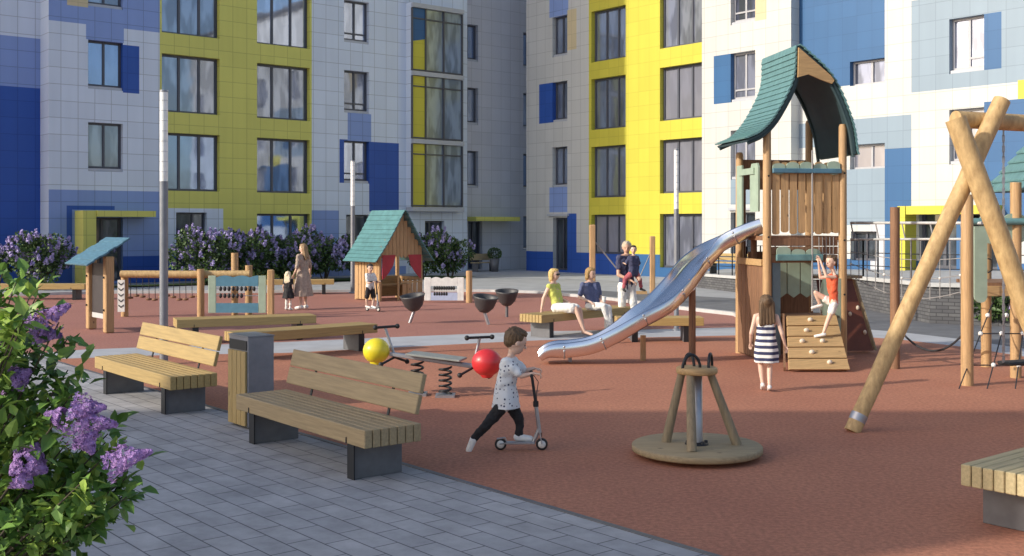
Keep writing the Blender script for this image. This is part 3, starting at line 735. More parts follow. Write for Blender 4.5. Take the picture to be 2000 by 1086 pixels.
bush(bpx(880, 0, 45.8), .95, 1.75, 'smaller flowering bush before the grey wing entrance', seed=11, nl=3200, nb=80)
bush((10.7, 23.8, 0), .8, .9, 'small green bush at the foot of the dark brick wall', seed=12, nl=2600, nb=3, grp=None)

# foreground lilac
random.seed(21)
t = thing('lilac_shrub', (-2.75, 4.9, 0), 0, 'large leafy lilac with violet blossoms filling the left foreground', 'bush')
mbl = MB(); mby = MB(); mbs = MB(); mbf = MB()
def wpt(px, py, Y): return at(px, py, Y)-t.location
tips = []
ol = [(-60, 560), (20, 545), (70, 590), (110, 650), (60, 700), (130, 730), (150, 760), (190, 830), (120, 800), (210, 870), (230, 930), (245, 960), (205, 990), (140, 1010), (60, 900), (20, 760), (-20, 660), (40, 620), (70, 820), (0, 850), (110, 940), (170, 930), (30, 980), (90, 1060), (-30, 1000), (150, 1040), (-60, 780), (-50, 930), (30, 1110), (100, 880), (60, 780), (10, 700),(180,880),(120,850),(-10,600),(50,640),(100,990),(150,970),(60,1010),(0,930)]
for (x, y) in ol:
    for r_ in range(2): tips.append(wpt(x+random.uniform(-22, 22), y+random.uniform(-22, 22), random.uniform(4.55, 5.3)))
for tp_ in tips:
    base = V((random.uniform(-.15, .15), random.uniform(-.15, .15), .1)); mid = V((tp_.x*.45, tp_.y*.5, tp_.z*.55))
    mbs.tube([base, mid, tp_], [.014, .008, .003], 5)
    ax = (tp_-mid).normalized()
    young = random.random() < .28
    for j in range(36):
        f_ = random.random(); c = mid.lerp(tp_, .55+.5*f_)+rdir()*random.uniform(.0, .10)
        d = (ax*.5+rdir()*1.0+V((0, 0, -.25)))
        sz = random.uniform(.055, .10)
        leaf_geo(mby if (young and random.random() < .7) or random.random() < .08 else mbl, c, d, V((0, 0, 1))+rdir()*.5, sz, sz*.62)
def panicle(p0, p1, r, n=420):
    ax = p1-p0; L = ax.length; a = ax.normalized()
    lob = [(random.random()*.55, rdir()) for _ in range(7)]
    for j in range(n):
        f_ = random.random()**1.35; q = rdir(); q = (q-a*q.dot(a)).normalized()
        rr = r*(1-f_)**.75*random.uniform(.55, 1.05)+.006
        for lf, ld_ in lob:
            if abs(lf-f_) < .14 and q.dot(ld_) > .5: rr *= 1.3
        c = p0+ax*f_+q*rr; nn = (q+a*.3+rdir()*.4).normalized(); u_ = nn.cross(rdir()).normalized(); v_ = nn.cross(u_); k = random.uniform(.006, .0095)
        for e in (u_, v_, -u_, -v_):
            sdv = nn.cross(e); mbf.add([c, c+e*k*.6+sdv*k*.45+nn*.002, c+e*k*1.25+nn*.001, c+e*k*.6-sdv*k*.45+nn*.002], [(0, 1, 2, 3)])
for (x0, y0, x1, y1, r, Y) in [(62, 640, 136, 595, .055, 4.75), (80, 650, 118, 655, .035, 4.8), (140, 820, 228, 830, .062, 4.6), (165, 850, 180, 885, .05, 4.6), (120, 815, 90, 808, .03, 4.6), (212, 905, 296, 882, .055, 4.55), (50, 900, 22, 925, .055, 4.6), (60, 905, 90, 920, .05, 4.6), (65, 890, 72, 868, .045, 4.62), (30, 740, 58, 725, .045, 4.7), (-20, 690, 10, 640, .05, 4.8), (20, 760, 8, 745, .04, 4.8),(150,800,205,795,.05,4.62),(40,930,60,950,.05,4.6)]:
    panicle(wpt(x0, y0, Y), wpt(x1, y1, Y), r*.82)
mbl.build('foliage', LEAF, t); mby.build('young_foliage', LEAFY, t); mbs.build('branch', BARK, t); mbf.build('blossom', BLOOMD, t)

# planters with clipped shrubs
for px, py, h_, lab, gr in ((265, 537, .75, 'tall grey planter with a clipped round shrub under the yellow canopy', 1), (966, 531, .62, 'dark planter with a shrub beside the grey wing entrance', 2)):
    p = gnd(px, py); t = thing('planter', (p.x, p.y, 0), 0, lab, 'planter'); k = 1.25 if px < 500 else 1.0
    MB().lathe([(.001, .01), (.16*k, .01), (.24*k, h_*k), (.21*k, h_*k), (.20*k, h_*k-.06), (.001, h_*k-.06)], seg=20).build('pot', METAL if px > 500 else LAMP, t)
    mb = MB()
    for i in range(700):
        d = rdir(); c = V((d.x*.3, d.y*.3, h_*k+.22+d.z*.24)); leaf_geo(mb, c, d+rdir(), rdir(), .07, .05)
    mb.build('shrub', LEAFD, t)

# ------------------------------------------------------------------ notice board
t = thing('notice_board', (-8.35, 22.4, .012), AX, 'wooden notice board with teal slanted roof and dark panel at left', 'notice board')
for x in (-.5, .5): MB().box((x, 0, .76), (.17, .17, 1.5 if x < 0 else 1.52), bev=.015).build('post', WDZ, t)
MB().box((0, 0, .86), (.80, .03, 1.02)).build('dark_panel', mat('chalkboard', (.045, .04, .045), .5), t)
MB().box((0, 0, .31), (.80, .035, .10)).build('lower_board', KERB, t)
mb = MB(); rot = Matrix.Rotation(R(31), 3, 'X')
for i in range(6): 
    v_ = -.47+i*.165; mb.box(rot @ V((0, v_, .012*(i % 2))) + V((0, 0, 1.64)), (1.32, .175, .035), rot, bev=.004)
mb.build('roof', TEALD, t)
for x, z in ((-.5, 1.1), (-.5, .5), (.5, 1.1), (.5, .45)): MB().tube([(x, -.085, z), (x, -.11, z)], .022, 8).build('bolt', METB, t)

# ------------------------------------------------------------------ log rail bridge
Yb = 25.8
def bx(px, Y=Yb): return (px-1000)/F*Y
t = thing('rope_bridge', (bx(365), Yb, .012), 0, 'low rope bridge under a horizontal log rail behind the lamp at left', 'play equipment')
X0 = t.location.x
MB().tube([(bx(236)-X0, 0, 1.0), (bx(360)-X0, 0, .99), (bx(488)-X0, 0, 1.0)], [.085, .09, .085], 12).build('log_rail', LOG, t)
for px, hh, yy in ((395, 1.12, -.12), (484, 1.2, .1), (240, .95, .12), (448, 1.48, .5)): MB().tube([(bx(px)-X0, yy, 0), (bx(px)-X0, yy, hh)], .085, 12).build('post', WDZ, t)
mb = MB(); ms_ = MB()
for i, px in enumerate(range(255, 390, 12)):
    x = bx(px)-X0; zz = .42+.05*sin(i*1.3); mb.tube([(x, -.02, .93), (x+.01, -.02, zz)], .009, 5); ms_.lathe([(.001, zz), (.07, zz+.01), (.07, zz+.05), (.001, zz+.06)], (x, -.02, 0), 10)
mb.build('hanging_rope', ROPED, t); ms_.build('stepping_disc', BRN, t)
mb = MB(); mb.box((bx(241)-X0, -.14, .50), (.16, .03, .74)); pn = mb.build('patterned_board', WHT, t)
for i in range(5):
    z = .24+i*.13; xz = bx(241)-X0; MB().poly([(xz-.06, -.158, z+.06), (xz-.06, -.158, z+.03), (xz, -.158, z-.02), (xz+.06, -.158, z+.03), (xz+.06, -.158, z+.06), (xz, -.158, z+.01)], (0, -.004, 0)).build('zigzag_mark', BLK, pn)

# ------------------------------------------------------------------ abacus boards
def abacus(x0, x1, Y, label, white=False, z0=.12, z1=.98):
    t = thing('abacus_board', ((x0+x1)/2, Y, .012), 0, label, 'play panel', 'play boards with rows of beads'); W2 = (x1-x0)/2
    fm_ = WHT if white else SAGE
    for sx in (-1, 1): MB().box((sx*(W2-.09), 0, (z0+z1)/2), (.18, .035, z1-z0), bev=.01).build('side_board', fm_, t)
    mb = MB(); n = 5; o_ = [(-W2+.18, 0, z1-.30)]
    top = []
    for i in range(25):
        f_ = i/24; top.append((-(W2-.18)+2*(W2-.18)*f_, -.018, z1-.04+.045*abs(sin(f_*pi*2.5))))
    mb.poly([(-(W2-.18), -.018, z1-.24)]+[(W2-.18, -.018, z1-.24)]+top[::-1], (0, .036, 0)); mb.build('top_board', WHT if white else BLUEP, t)
    MB().box((0, 0, z0+.12), (2*(W2-.18), .036, .22)).build('bottom_board', mat('pale_blue_board', (.45, .52, .70), .5) if white else BLUEP, t)
    mb = MB(); mr_ = MB()
    for r_, z in enumerate((z1-.30, z1-.46)):
        mr_.tube([(-W2+.18, 0, z), (W2-.18, 0, z)], .008, 6)
        for i in range(9 if r_ == 0 else 6):
            x = -W2+.28+i*(2*W2-.56)/8; mb.lathe([(.012, -.055), (.035, -.03), (.035, .03), (.012, .055)], (x, 0, z), 8)
    mb.build('bead', BLK, t); mr_.build('rod', GALV, t); return t
Y = 25.4
t = abacus(bx(407, Y), bx(520, Y), Y, 'blue and sage bead board between wooden posts behind the backless bench')
MB().box((bx(529, Y)-t.location.x, 0, .56), (.14, .14, 1.12), bev=.02).build('post', WDZ, t)
Y = 30.6
t = abacus(bx(829, Y), bx(906, Y), Y, 'white bead board beside the playhouse', True, .05, .70)
MB().tube([(bx(912, Y)-t.location.x+.06, 0, 0), (bx(912, Y)-t.location.x+.06, 0, .88)], .09, 10).build('post', WDZ, t)

# ------------------------------------------------------------------ playhouse
w_, l_ = 1.5, 1.3
t = thing('playhouse', (-3.73, 31.0, .012), TH, 'small wooden playhouse with steep teal roof and red curtain boards', 'playhouse')
zE, zR_ = 1.12, 2.56
for x, y in ((.05, .05), (w_-.05, .05), (.05, l_-.05), (w_-.05, l_-.05)): MB().tube([(x, y, 0), (x, y, 1.28)], .06, 10).build('post', WDZ, t)
mb = MB()
for i in range(7): mb.box((0.0, .16+i*.165, .58), (.03, .14, 1.12), bev=.01)
mb.build('side_wall', WDZ, t)
mb = MB()
for i in range(5): mb.box((w_, .16+i*.24, .3), (.03, .16, .55), bev=.01)
mb.box((w_, l_/2, .6), (.05, l_-.2, .08)); mb.build('side_rail', WDZ, t)
mb = MB()   # gable planks with scalloped lower ends
for i in range(11):
    x = .12+i*.126; k = 1-abs(x-w_/2)/(w_/2+.12); zt_ = zE+.1+(zR_-zE-.22)*k; zb_ = 1.22
    pts = [(x-.058, -.03, zb_+.06), (x-.03, -.03, zb_), (x+.03, -.03, zb_), (x+.058, -.03, zb_+.06), (x+.058, -.03, max(zb_+.1, zt_)), (x-.058, -.03, max(zb_+.1, zt_))]
    mb.poly(pts, (0, .03, 0))
mb.build('gable', WDZ, t)
for sx in (-1, 1):
    pts = [(w_/2+sx*x, -.045, z) for x, z in ((.66, 1.30), (.22, 1.30), (.30, 1.0), (.46, .78), (.62, .62), (.66, .62))]
    MB().poly(pts if sx > 0 else pts[::-1], (0, .02, 0)).build('curtain_board', CURT, t)
mb = MB(); mb.tube([(w_*.42, -.03, 0), (w_*.42, -.03, 1.25)], .03, 8); mb.box((w_*.72, -.03, .52), (w_*.5, .04, .06)); mb.build('door_frame', WD, t)
mb = MB()
for i in range(4): mb.box((w_*.5+i*.17+.09, -.03, .25), (.13, .03, .46), bev=.01)
mb.build('front_rail', WDZ, t)
MB().box((w_/2, l_/2, .42), (w_-.3, .3, .04)).box((w_/2, l_-.1, .35), (w_-.2, .03, .6)).build('inner_bench', WD, t)
mb = MB()
for sx in (-1, 1):
    n = 12
    for i in range(n):
        f0_, f1_ = i/n, (i+1.12)/n
        def pr(f_): return V((w_/2+sx*((w_/2+.22)*f_+.10*sin(pi*f_)*-1*0), 0, zR_-(zR_-zE+.02)*f_ - .07*sin(pi*f_)))
        a, b = pr(f0_), pr(f1_); d = (b-a).normalized(); nrm = V((-d.z*sx*-1, 0, d.x*sx*-1)); nrm = V((sx*abs(d.z), 0, abs(d.x)))
        a2, b2 = a, b+nrm*.022
        mb.poly([V((a2.x, -.22, a2.z)), V((a2.x, l_+.22, a2.z)), V((b2.x, l_+.22, b2.z)), V((b2.x, -.22, b2.z))], nrm*.025)
fixn(mb.build('roof', mat('turquoise_roof_boards', (.09, .225, .24), .55, var=.2, scale=5), t))

# ------------------------------------------------------------------ spinner bowls
for (px, py, Y, lab) in ((810, 578, 24.2, 'dark spinner bowl on a short leg, leftmost, before the white bead board'), (945, 579, 23.8, 'dark tilted spinner bowl on a bright steel leg, middle of the three'), (990, 572, 25.8, 'dark upright spinner bowl just left of the seated women, rightmost')):
    p = V((bx(px, Y), Y, .012)); t = thing('spinner_bowl', p, 0, lab, 'play equipment', 'spinner bowls on short legs')
    tx = {810: -.22, 945: .2, 990: 0}[px]; rot = Matrix.Rotation(tx*.6, 3, 'Y') @ Matrix.Rotation(R(8), 3, 'X')
    MB().lathe([(.001, .0), (.10, .015), (.2, .12), (.265, .32), (.28, .36), (.262, .36), (.245, .31), (.18, .14), (.08, .04), (.001, .03)], (0, 0, .26), 24, rot=rot).build('bowl', mat('bowl_plastic', (.06, .058, .062), .5), t)
    MB().tube([(tx*.5, 0, 0), (0, 0, .30)], .035, 12).build('leg', GALV if px != 990 else METAL, t)

# ------------------------------------------------------------------ spring seesaw
Y = 13.8; P0 = V((bx(845, Y), Y, .016)); ky = Y/F
t = thing('spring_seesaw', P0, 0, 'spring seesaw with a yellow ball seat end and a red ball seat end', 'seesaw')
def q_(px, py, dy=0): return V(((px-1000)*ky*(1+dy/Y)-P0.x, dy, CH+(HOR-py)*ky*(1+dy/Y)-P0.z))
MB().bar(q_(762, 691, .12), q_(930, 716, -.12), .09, .05, bev=.01).build('beam', GALV, t)
MB().bar(q_(800, 694, .1)+V((0, 0, .03)), q_(905, 707, -.06)+V((0, 0, .03)), .34, .025, bev=.005).build('board', mat('grey_green_board', (.28, .29, .27), .6), t)
def spring(cx, cy, z0, z1, r=.075, turns=5):
    mb = MB(); pts = []
    for i in range(turns*12+1):
        a = 2*pi*i/12; f_ = i/(turns*12); pts.append((cx+r*cos(a), cy+r*sin(a), z0+(z1-z0)*f_))
    mb.tube(pts, .014, 6); return mb.build('spring', METB, t)
ztop = q_(870, 716).z; spring(q_(870, 0).x, -.02, .03, ztop); spring(q_(817, 0, .25).x, .1, .03, q_(817, 708).z)
MB().box((q_(870, 0).x, -.02, .015), (.24, .24, .03)).box((q_(817, 0, .25).x, .1, .015), (.24, .24, .03)).build('base_plate', GALV, t)
c = q_(735, 685, .15); mb = MB(); mb.ball(c, (.17, .165, .16), 24); mb.lathe([(.075, -.18), (.085, -.14), (.1, -.10)], c, 14); mb.build('yellow_ball', YELP, t)
c = q_(951, 708, -.15); mb = MB(); mb.ball(c, (.19, .175, .17), 24); mb.lathe([(.06, -.185), (.09, -.15), (.1, -.10)], c, 14); mb.build('red_ball', REDP, t)
for (a, b, bl, br, nm) in ((q_(770, 692, .12), q_(752, 640, .12), q_(733, 640, .02), q_(776, 637, .22), 0), (q_(925, 712, -.12), q_(937, 660, -.12), q_(912, 660, -.2), q_(961, 658, -.04), 1)):
    h = MB().tube([a, b], .018, 8).build('handle_post', GALV, t)
    mb = MB(); mb.tube([bl, br], .017, 8); mb.ball(bl, .032, 10); mb.ball(br, .032, 10); mb.build('hand_grip', BLK, h)
mb = MB()
for a, b in ((q_(770, 698, .12), q_(744, 712, -.1)), (q_(772, 698, .12), q_(795, 706, .3)), (q_(928, 716, -.12), q_(898, 733, -.3)), (q_(930, 714, -.12), q_(955, 735, .05))): mb.tube([a, b], .016, 8); mb.ball(b, .032, 10)
mb.build('foot_rest', BLK, t)

# ------------------------------------------------------------------ spinner / carousel
p = gnd(1361, 893); p.z = .016
t = thing('carousel', p, 0, 'round wooden carousel with three slanting posts and steel centre column', 'carousel')
MB().lathe([(.001, .04), (.58, .04), (.60, .05), (.60, .095), (.59, .105), (.001, .105)], seg=48).build('platform', WG, t)
mb = MB()
for k in range(1, 6): pass
MB().lathe([(.055, .105), (.05, .75), (.001, .75)], seg=16).build('centre_column', GALV, t)
MB().lathe([(.11, .105), (.11, .115), (.05, .13)], seg=12).build('column_flange', METB, t)
mb = MB()
for a in range(6): mb.lathe([(.018, .115), (.018, .14), (.001, .145)], (.085*cos(a*1.05), .085*sin(a*1.05), 0), 6)
mb.build('bolt', METB, t)
MB().lathe([(.001, .76), (.18, .76), (.19, .77), (.19, .81), (.18, .82), (.001, .82)], seg=28).build('top_ring', WD, t)
for a, b in (((-.13, .05, .77), (-.27, .12, .10)), ((-.08, -.12, .77), (-.10, -.33, .10)), ((.12, -.02, .77), (.37, -.02, .10))): MB().tube([a, b], [.036, .046], 12).build('post', WGZ, t)
def arch(c, d, r, h):
    pts = [V(c)+V(d)*(r*cos(pi*i/10))+V((0, 0, h*sin(pi*i/10))) for i in range(11)]
    return MB().tube(pts, .014, 8).build('handle', METB, t)
arch((-.06, -.06, .81), (.95, .3, 0), .09, .13); arch((.13, .03, .81), (.35, .93, 0), .09, .13); arch((-.05, .12, .81), (-.5, .85, 0), .07, .12)

# ------------------------------------------------------------------ play tower
N_ = V((3.966, 17.2, .016)); A_ = R(8)
t = tower = thing('play_tower', N_, A_, 'wooden play tower with curved teal roof, steel slide and climbing planks', 'play tower')
SX, SY = 1.24, 1.3
Minv = (Matrix.Translation(N_) @ Matrix.Rotation(A_, 4, 'Z')).inverted()
def loc(p): return Minv @ V(p)
for x, y, h in ((0, 0, 3.64), (SX, 0, 3.72), (0.02, SY, 3.35), (SX, SY, 3.9)):
    mb = MB(); mb.tube([(x, y, 0), (x, y, h*.5), (x, y, h-.04), (x, y, h)], [.068, .066, .062, .045], 14); mb.build('post', WDZ, t)
MB().tube([(.14, SY-.35, 0), (.14, SY-.35, 1.9)], .05, 10).tube([(.1, SY+.05, 0), (.1, SY+.05, 2.9)], .045, 10).build('inner_post', BRN, t)
for x, y, z in ((0, -.068, 1.95), (0, -.068, .95), (SX, -.068, 1.9), (SX, -.068, 1.05), (SX, -.068, 2.95), (0, -.068, 2.9)): MB().tube([(x, y+.006, z), (x, y-.008, z)], .016, 8).build('bolt', METB, t)
# floor + under-deck boards
MB().box((SX/2, SY/2, 1.93), (SX-.02, SY-.02, .07)).build('deck', BRN, t)
mb = MB()
for i in range(3): mb.box((SX/2, .02, 1.87-.13*i), (SX-.15, .03, .12), bev=.006)
mb.build('fascia', BRN, t)
def pal(parent, name, x0, x1, z0, z1, n, m_, yy, wob=.02, axis='x', xx=0):
    mb = MB(); w = (x1-x0)/n; random.seed(int(z0*100)+n)
    for i in range(n):
        a = x0+w*i+.006+random.uniform(0, wob); b = x0+w*(i+1)-.006-random.uniform(0, wob); c0 = z0+random.uniform(-.015, .02); c1 = z1+random.uniform(-.02, .03)
        r_ = (b-a)/2; out = []
        for k in range(7): ang = pi+pi*k/6; out.append(((a+b)/2+r_*cos(ang), c0+r_*.6+r_*.6*sin(ang)))
        for k in range(7): ang = pi*k/6; out.append(((a+b)/2+r_*cos(ang)*random.uniform(.97, 1), c1-r_*.5+r_*.5*sin(ang)))
        if axis == 'x': pts = [(u, yy, v) for u, v in out]; e = (0, .028, 0)
        else: pts = [(xx, u, v) for u, v in out]; e = (-.028, 0, 0)
        mb.poly(pts, e)
    return mb.build(name, m_, parent)
pal(t, 'front_balustrade', .07, SX-.05, 2.0, 3.12, 8, WDZ, -.03, .012)
pal(t, 'right_balustrade', .07, SY-.05, 2.0, 3.0, 7, WDZ, 0, .012, 'y', SX)
mb = MB(); mb.box((SX/2, SY, 2.98), (SX-.1, .03, .5)); mb.build('rear_board', BRN, t)
pal(t, 'upper_rail', .06, SX-.06, 2.93, 3.11, 5, SAGE, -.065, .002)
MB().box((SX/2, -.08, 2.98), (SX-.12, .05, .075), bev=.01).build('rail_bar', TEALD, t)
MB().poly([(-.02, .25, 2.35), (-.02, .62, 2.35), (-.02, .62, 3.0), (-.02, .55, 3.12), (-.02, .30, 3.12), (-.02, .25, 3.05)][::-1], (-.03, 0, 0)).poly([(-.02, 1.0, 2.0), (-.02, 1.25, 2.0), (-.02, 1.25, 3.12), (-.02, 1.0, 3.12)][::-1], (-.03, 0, 0)).box((-.05, .75, 3.0), (.05, .7, .1)).build('slide_entry_board', SAGE, t)
# roof
def cr(pts, n):
    P = [V((a, 0, b)) for a, b in pts]; P = [P[0]*2-P[1]]+P+[P[-1]*2-P[-2]]; out = []
    for i in range(1, len(P)-2):
        for k in range(n):
            u = k/n; a, b, c, d = P[i-1:i+3]
            out.append(.5*((2*b)+(c-a)*u+(2*a-5*b+4*c-d)*u*u+(3*b-a-3*c+d)*u**3))
    return out+[P[-2]]
left = cr([(.44, 4.92), (.40, 4.40), (.13, 3.86), (-.12, 3.58), (-.38, 3.45)], 6)
right = cr([(.46, 4.92), (.98, 4.45), (1.30, 3.78), (1.40, 3.25)], 7)
for nm, pf, sg in (('left', left, -1), ('right', right, 1)):
    mb = MB(); mu = MB(); y0, y1 = -.16, SY-.02
    for a, b in zip(pf, pf[1:]):
        d = (b-a).normalized(); nr = V((-d.z, 0, d.x)); 
        if nr.z*1 + nr.x*sg*.2 < 0: nr = -nr
        a2 = a+nr*.008; b2 = b+d*.02+nr*.03
        mb.poly([V((a2.x, y0, a2.z)), V((a2.x, y1, a2.z)), V((b2.x, y1, b2.z)), V((b2.x, y0, b2.z))], nr*.022)
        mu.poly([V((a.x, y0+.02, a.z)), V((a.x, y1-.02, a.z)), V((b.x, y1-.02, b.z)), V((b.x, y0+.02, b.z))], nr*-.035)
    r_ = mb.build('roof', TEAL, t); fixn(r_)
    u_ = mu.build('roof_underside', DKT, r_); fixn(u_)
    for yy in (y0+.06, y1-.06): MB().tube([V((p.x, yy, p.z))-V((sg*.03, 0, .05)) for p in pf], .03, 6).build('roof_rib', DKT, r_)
MB().poly([(.44, -.19, 4.88), (.43, -.19, 4.42), (.60, -.19, 4.47), (.80, -.19, 4.39), (.98, -.19, 4.33), (1.02, -.19, 4.38), (.96, -.19, 4.46)][::1], (0, .035, 0)).build('gable_board', WD, t)
MB().box((.62, SY-.05, 4.30), (.35, .03, .14)).build('rear_gable_board', BRN, t)
# lower arch + green boards
pal(t, 'arch_crown', .13, .86, 1.58, 1.78, 3, SAGE, -.05, .0)
MB().box((.5, -.075, 1.63), (.76, .05, .10), bev=.01).build('arch_bar', TEAL, t)
MB().box((.16, .03, .85), (.13, .03, 1.5)).build('left_jamb_board', mat('slate_blue_board', (.12, .18, .21), .6), t)
mb = MB()
for i in range(3):
    x = .26+i*.22; mb.poly([(x, .35, 1.05), (x+.10, .35, .98), (x+.2, .35, 1.05), (x+.2, .35, 1.58), (x, .35, 1.58)], (0, .03, 0))
mb.build('back_boards', SAGE, t)
mb = MB(); mb.box((.62, 1.1, .85), (1.05, .03, 1.7)); mb.build('rear_wall', BRN, t)
pts = []
for i in range(11):
    a = pi*.5*i/10; pts.append((SX-.42+.40*sin(a)*1.0, -.05, .95-.75*(1-cos(a))*.9))
MB().poly([(SX-.05, -.05, 1.3), (SX-.34, -.05, 1.3), (SX-.42, -.05, .95), (SX-.30, -.05, .62), (SX-.05, -.05, .30)], (0, .03, 0)).build('curved_side_board', SAGE, t)
# ramp of planks with holds
b0, b1 = loc(gnd(1540, 729)), loc(gnd(1658, 729)); t0, t1 = V((.28, -.08, .72)), V((SX-.16, -.08, .72))
b0.z = b1.z = .02
mb = MB(); n = 5
for i in range(n):
    f0_, f1_ = i/n+.008, (i+1)/n-.012; a, b, c, d = b0.lerp(t0, f0_), b1.lerp(t1, f0_), b1.lerp(t1, f1_), b0.lerp(t0, f1_)
    mb.poly([a, b, c, d], (0, -.035, .02))
ramp = mb.build('climbing_ramp', WD, t); fixn(ramp)
for fx, fy in ((.45, .9), (.35, .7), (.62, .5), (.4, .3), (.68, .12), (.25, .5)):
    c = b0.lerp(t0, fy).lerp(b1.lerp(t1, fy), fx); MB().ball(c+V((0, -.05, .03)), (.045, .03, .035), 8).build('climbing_hold', HOLD, ramp)
MB().bar(b0+V((-.02, .1, 0)), t0+V((-.02, .06, 0)), .03, .1).bar(b1+V((.0, .1, 0)), t1+V((0, .06, 0)), .03, .1).build('ramp_stringer', BRN, ramp)
MB().box((.72, .25, .70), (.9, .6, .04)).build('lower_deck', BRN, t)
# rope and net at the front
MB().tube([(.70, -.09, 3.3), (.70, -.09, .8)], .014, 6).build('hand_rope', ROPE, t)
mb = MB()
for i in range(5): mb.tube([(.84+i*.06, -.02, 1.95), (.86+i*.05, -.03, .75)], .007, 5)
for z in (1.7, 1.4, 1.1): mb.tube([(.84, -.03, z), (1.12, -.03, z-.03)], .007, 5)
mb.build('side_net', ROPE, t)
# left lower side: brown arched boards
mb = MB()
for i in range(6): mb.box((-.02, .20+i*.19, .80), (.03, .17, 1.55), bev=.01)
mb.build('left_wall', BRN, t)
MB().box((-.04, .62, 1.55), (.06, 1.1, .10)).build('left_beam', WD, t)
# climbing wall to the right
mb = MB(); pts = [(SX+.12, .9, .05), (SX+.95, .9, .05), (SX+.74, 1.25, 1.22), (SX+.12, 1.25, 1.22)]
mb.poly(pts, (0, .04, 0)); cw = mb.build('climbing_wall', mat('oxblood_board', (.16, .05, .03), .5), t); fixn(cw)
for x, z in ((.35, .9), (.5, .65), (.3, .3), (.65, .75), (.45, 1.05), (.72, .35)): MB().ball((SX+.12+x, .9+.3*z-.03, z), (.03, .03, .04), 8).build('climbing_hold', HOLD, cw)
MB().poly([(SX+.78, 1.25, 1.22), (SX+1.0, .92, .05), (SX+1.12, 1.9, .05), (SX+.85, 1.9, 1.22)], (.03, 0, 0)).build('side_board', WG, t)
MB().box((SX+.48, 1.5, 1.26), (.85, .6, .05)).build('wall_platform', WG, t)
# slide
ctr = [(x, y, z-.20) for x, y, z in [(4.05, 17.86, 2.30), (3.72, 17.93, 2.17), (3.33, 18.0, 1.95), (2.98, 17.86, 1.68), (2.68, 17.56, 1.37), (2.33, 17.27, 1.07), (2.0, 17.13, .88), (1.63, 17.08, .64), (1.26, 17.08, .46), (.87, 17.1, .39), (.58, 17.1, .38), (.44, 17.1, .30)]]
P = []
CP = [V(c) for c in ctr]; CP = [CP[0]*2-CP[1]]+CP+[CP[-1]*2-CP[-2]]
for i in range(1, len(CP)-2):
    for k in range(5):
        u = k/5; a, b, c, d = CP[i-1:i+3]; P.append(.5*((2*b)+(c-a)*u+(2*a-5*b+4*c-d)*u*u+(3*b-a-3*c+d)*u**3))
P.append(CP[-2])
prof = [(-.245, .15), (-.228, .168), (-.21, .15), (-.20, .055), (-.165, .012), (-.08, 0), (0, -.004), (.08, 0), (.165, .012), (.20, .055), (.21, .15), (.228, .168), (.245, .15), (.24, .0), (.20, -.065), (0, -.085), (-.20, -.065), (-.24, .0)]
vs = []; fs = []; m_ = len(prof)
for i, p in enumerate(P):
    tg = (P[min(i+1, len(P)-1)]-P[max(i-1, 0)]).normalized(); sd_ = V((0, 0, 1)).cross(tg).normalized(); up = tg.cross(sd_)
    f_ = i/(len(P)-1); hs = 1.0 if f_ < .86 else 1-.55*(f_-.86)/.14; hs *= 1.0
    bank = -.22*sin(pi*min(1, max(0, f_-.15)/.5))
    for a, b in prof:
        vs.append(loc(p+sd_*(a*cos(bank)-b*sin(bank)*.0)+up*(b*hs+a*sin(bank)*.5)))
for i in range(len(P)-1):
    for k in range(m_):
        k2 = (k+1) % m_; fs.append((i*m_+k, i*m_+k2, (i+1)*m_+k2, (i+1)*m_+k))
mb = MB(); mb.add(vs, fs, 0, True); slide = mb.build('slide', STEEL, t); fixn(slide)
mb = MB()
for i in range(6, len(P)-6, 8):
    tg = (P[i+1]-P[i-1]).normalized(); sd_ = V((0, 0, 1)).cross(tg).normalized(); up = tg.cross(sd_)
    a = P[i]-sd_*.0
    for sg in (1,): mb.ball(loc(a+sd_*.245+up*.045), .02, 6); mb.ball(loc(a+sd_*.245+up*.11), .02, 6)
    mb.tube([loc(a+sd_*x+up*z) for x, z in ((-.252, .05), (-.21, -.065), (0, -.092), (.21, -.065), (.252, .05))], .012, 6)
mb.build('slide_bracket', GALV, slide)
for px, py, Y, r_, m2 in ((1352, 545, 17.6, .055, BRN), (1256, 655, 17.45, .045, WDZ)):
    a = at(px, py, Y); b = V((a.x, a.y, .0)); MB().tube([loc(b), loc(a)], r_, 10).build('slide_post', m2, slide)
a = at(1113, 690, 17.3); MB().bar(loc(a), loc(V((a.x, a.y, .02))), .04, .12).build('slide_foot', GALV, slide)

# ------------------------------------------------------------------ rope bridge to the second tower
Yr = 18.1
A = V((bx(1662, Yr), Yr, 0)); B = V((bx(1918, 15.3), 15.3, 0))
t = thing('net_bridge', (A+B)/2, 0, 'rope net bridge with two grey handrails between tower and swing frame', 'rope bridge'); Lc = t.location.copy()
def rp(f_, z): p = A.lerp(B, f_); return V((p.x, p.y, z))-Lc
mb = MB(); mb.tube([rp(0, 2.19), rp(1, 2.18)], .022, 8); mb.tube([rp(0, 1.92), rp(1, 1.96)], .018, 8); mb.build('handrail', KERB, t)
mb = MB()
for i in range(15):
    f_ = i/14; zz = 1.92-.62-.28*sin(pi*f_)
    if i % 3 == 0: mb.tube([rp(f_, 2.19), rp(min(1, f_+.03), 1.92)], .012, 5)
    mb.tube([rp(f_, 1.92), rp(f_, zz)], .007, 5)
for k in range(3):
    pts = [rp(i/14, 1.92-.2*(k+1)-(.09*(k+1))*sin(pi*i/14)) for i in range(15)]; mb.tube(pts, .007, 5)
mb.build('net', ROPE, t)
mb = MB()
for i in range(0, 15, 2): mb.ball(rp(i/14, 1.92-.4-.18*sin(pi*i/14)), .022, 6)
mb.build('net_knot', WHT, t)
p = gnd(1748, 722)-Lc; MB().tube([p, p+V((0, 0, 2.42))], .07, 10).build('post', BRN, t)
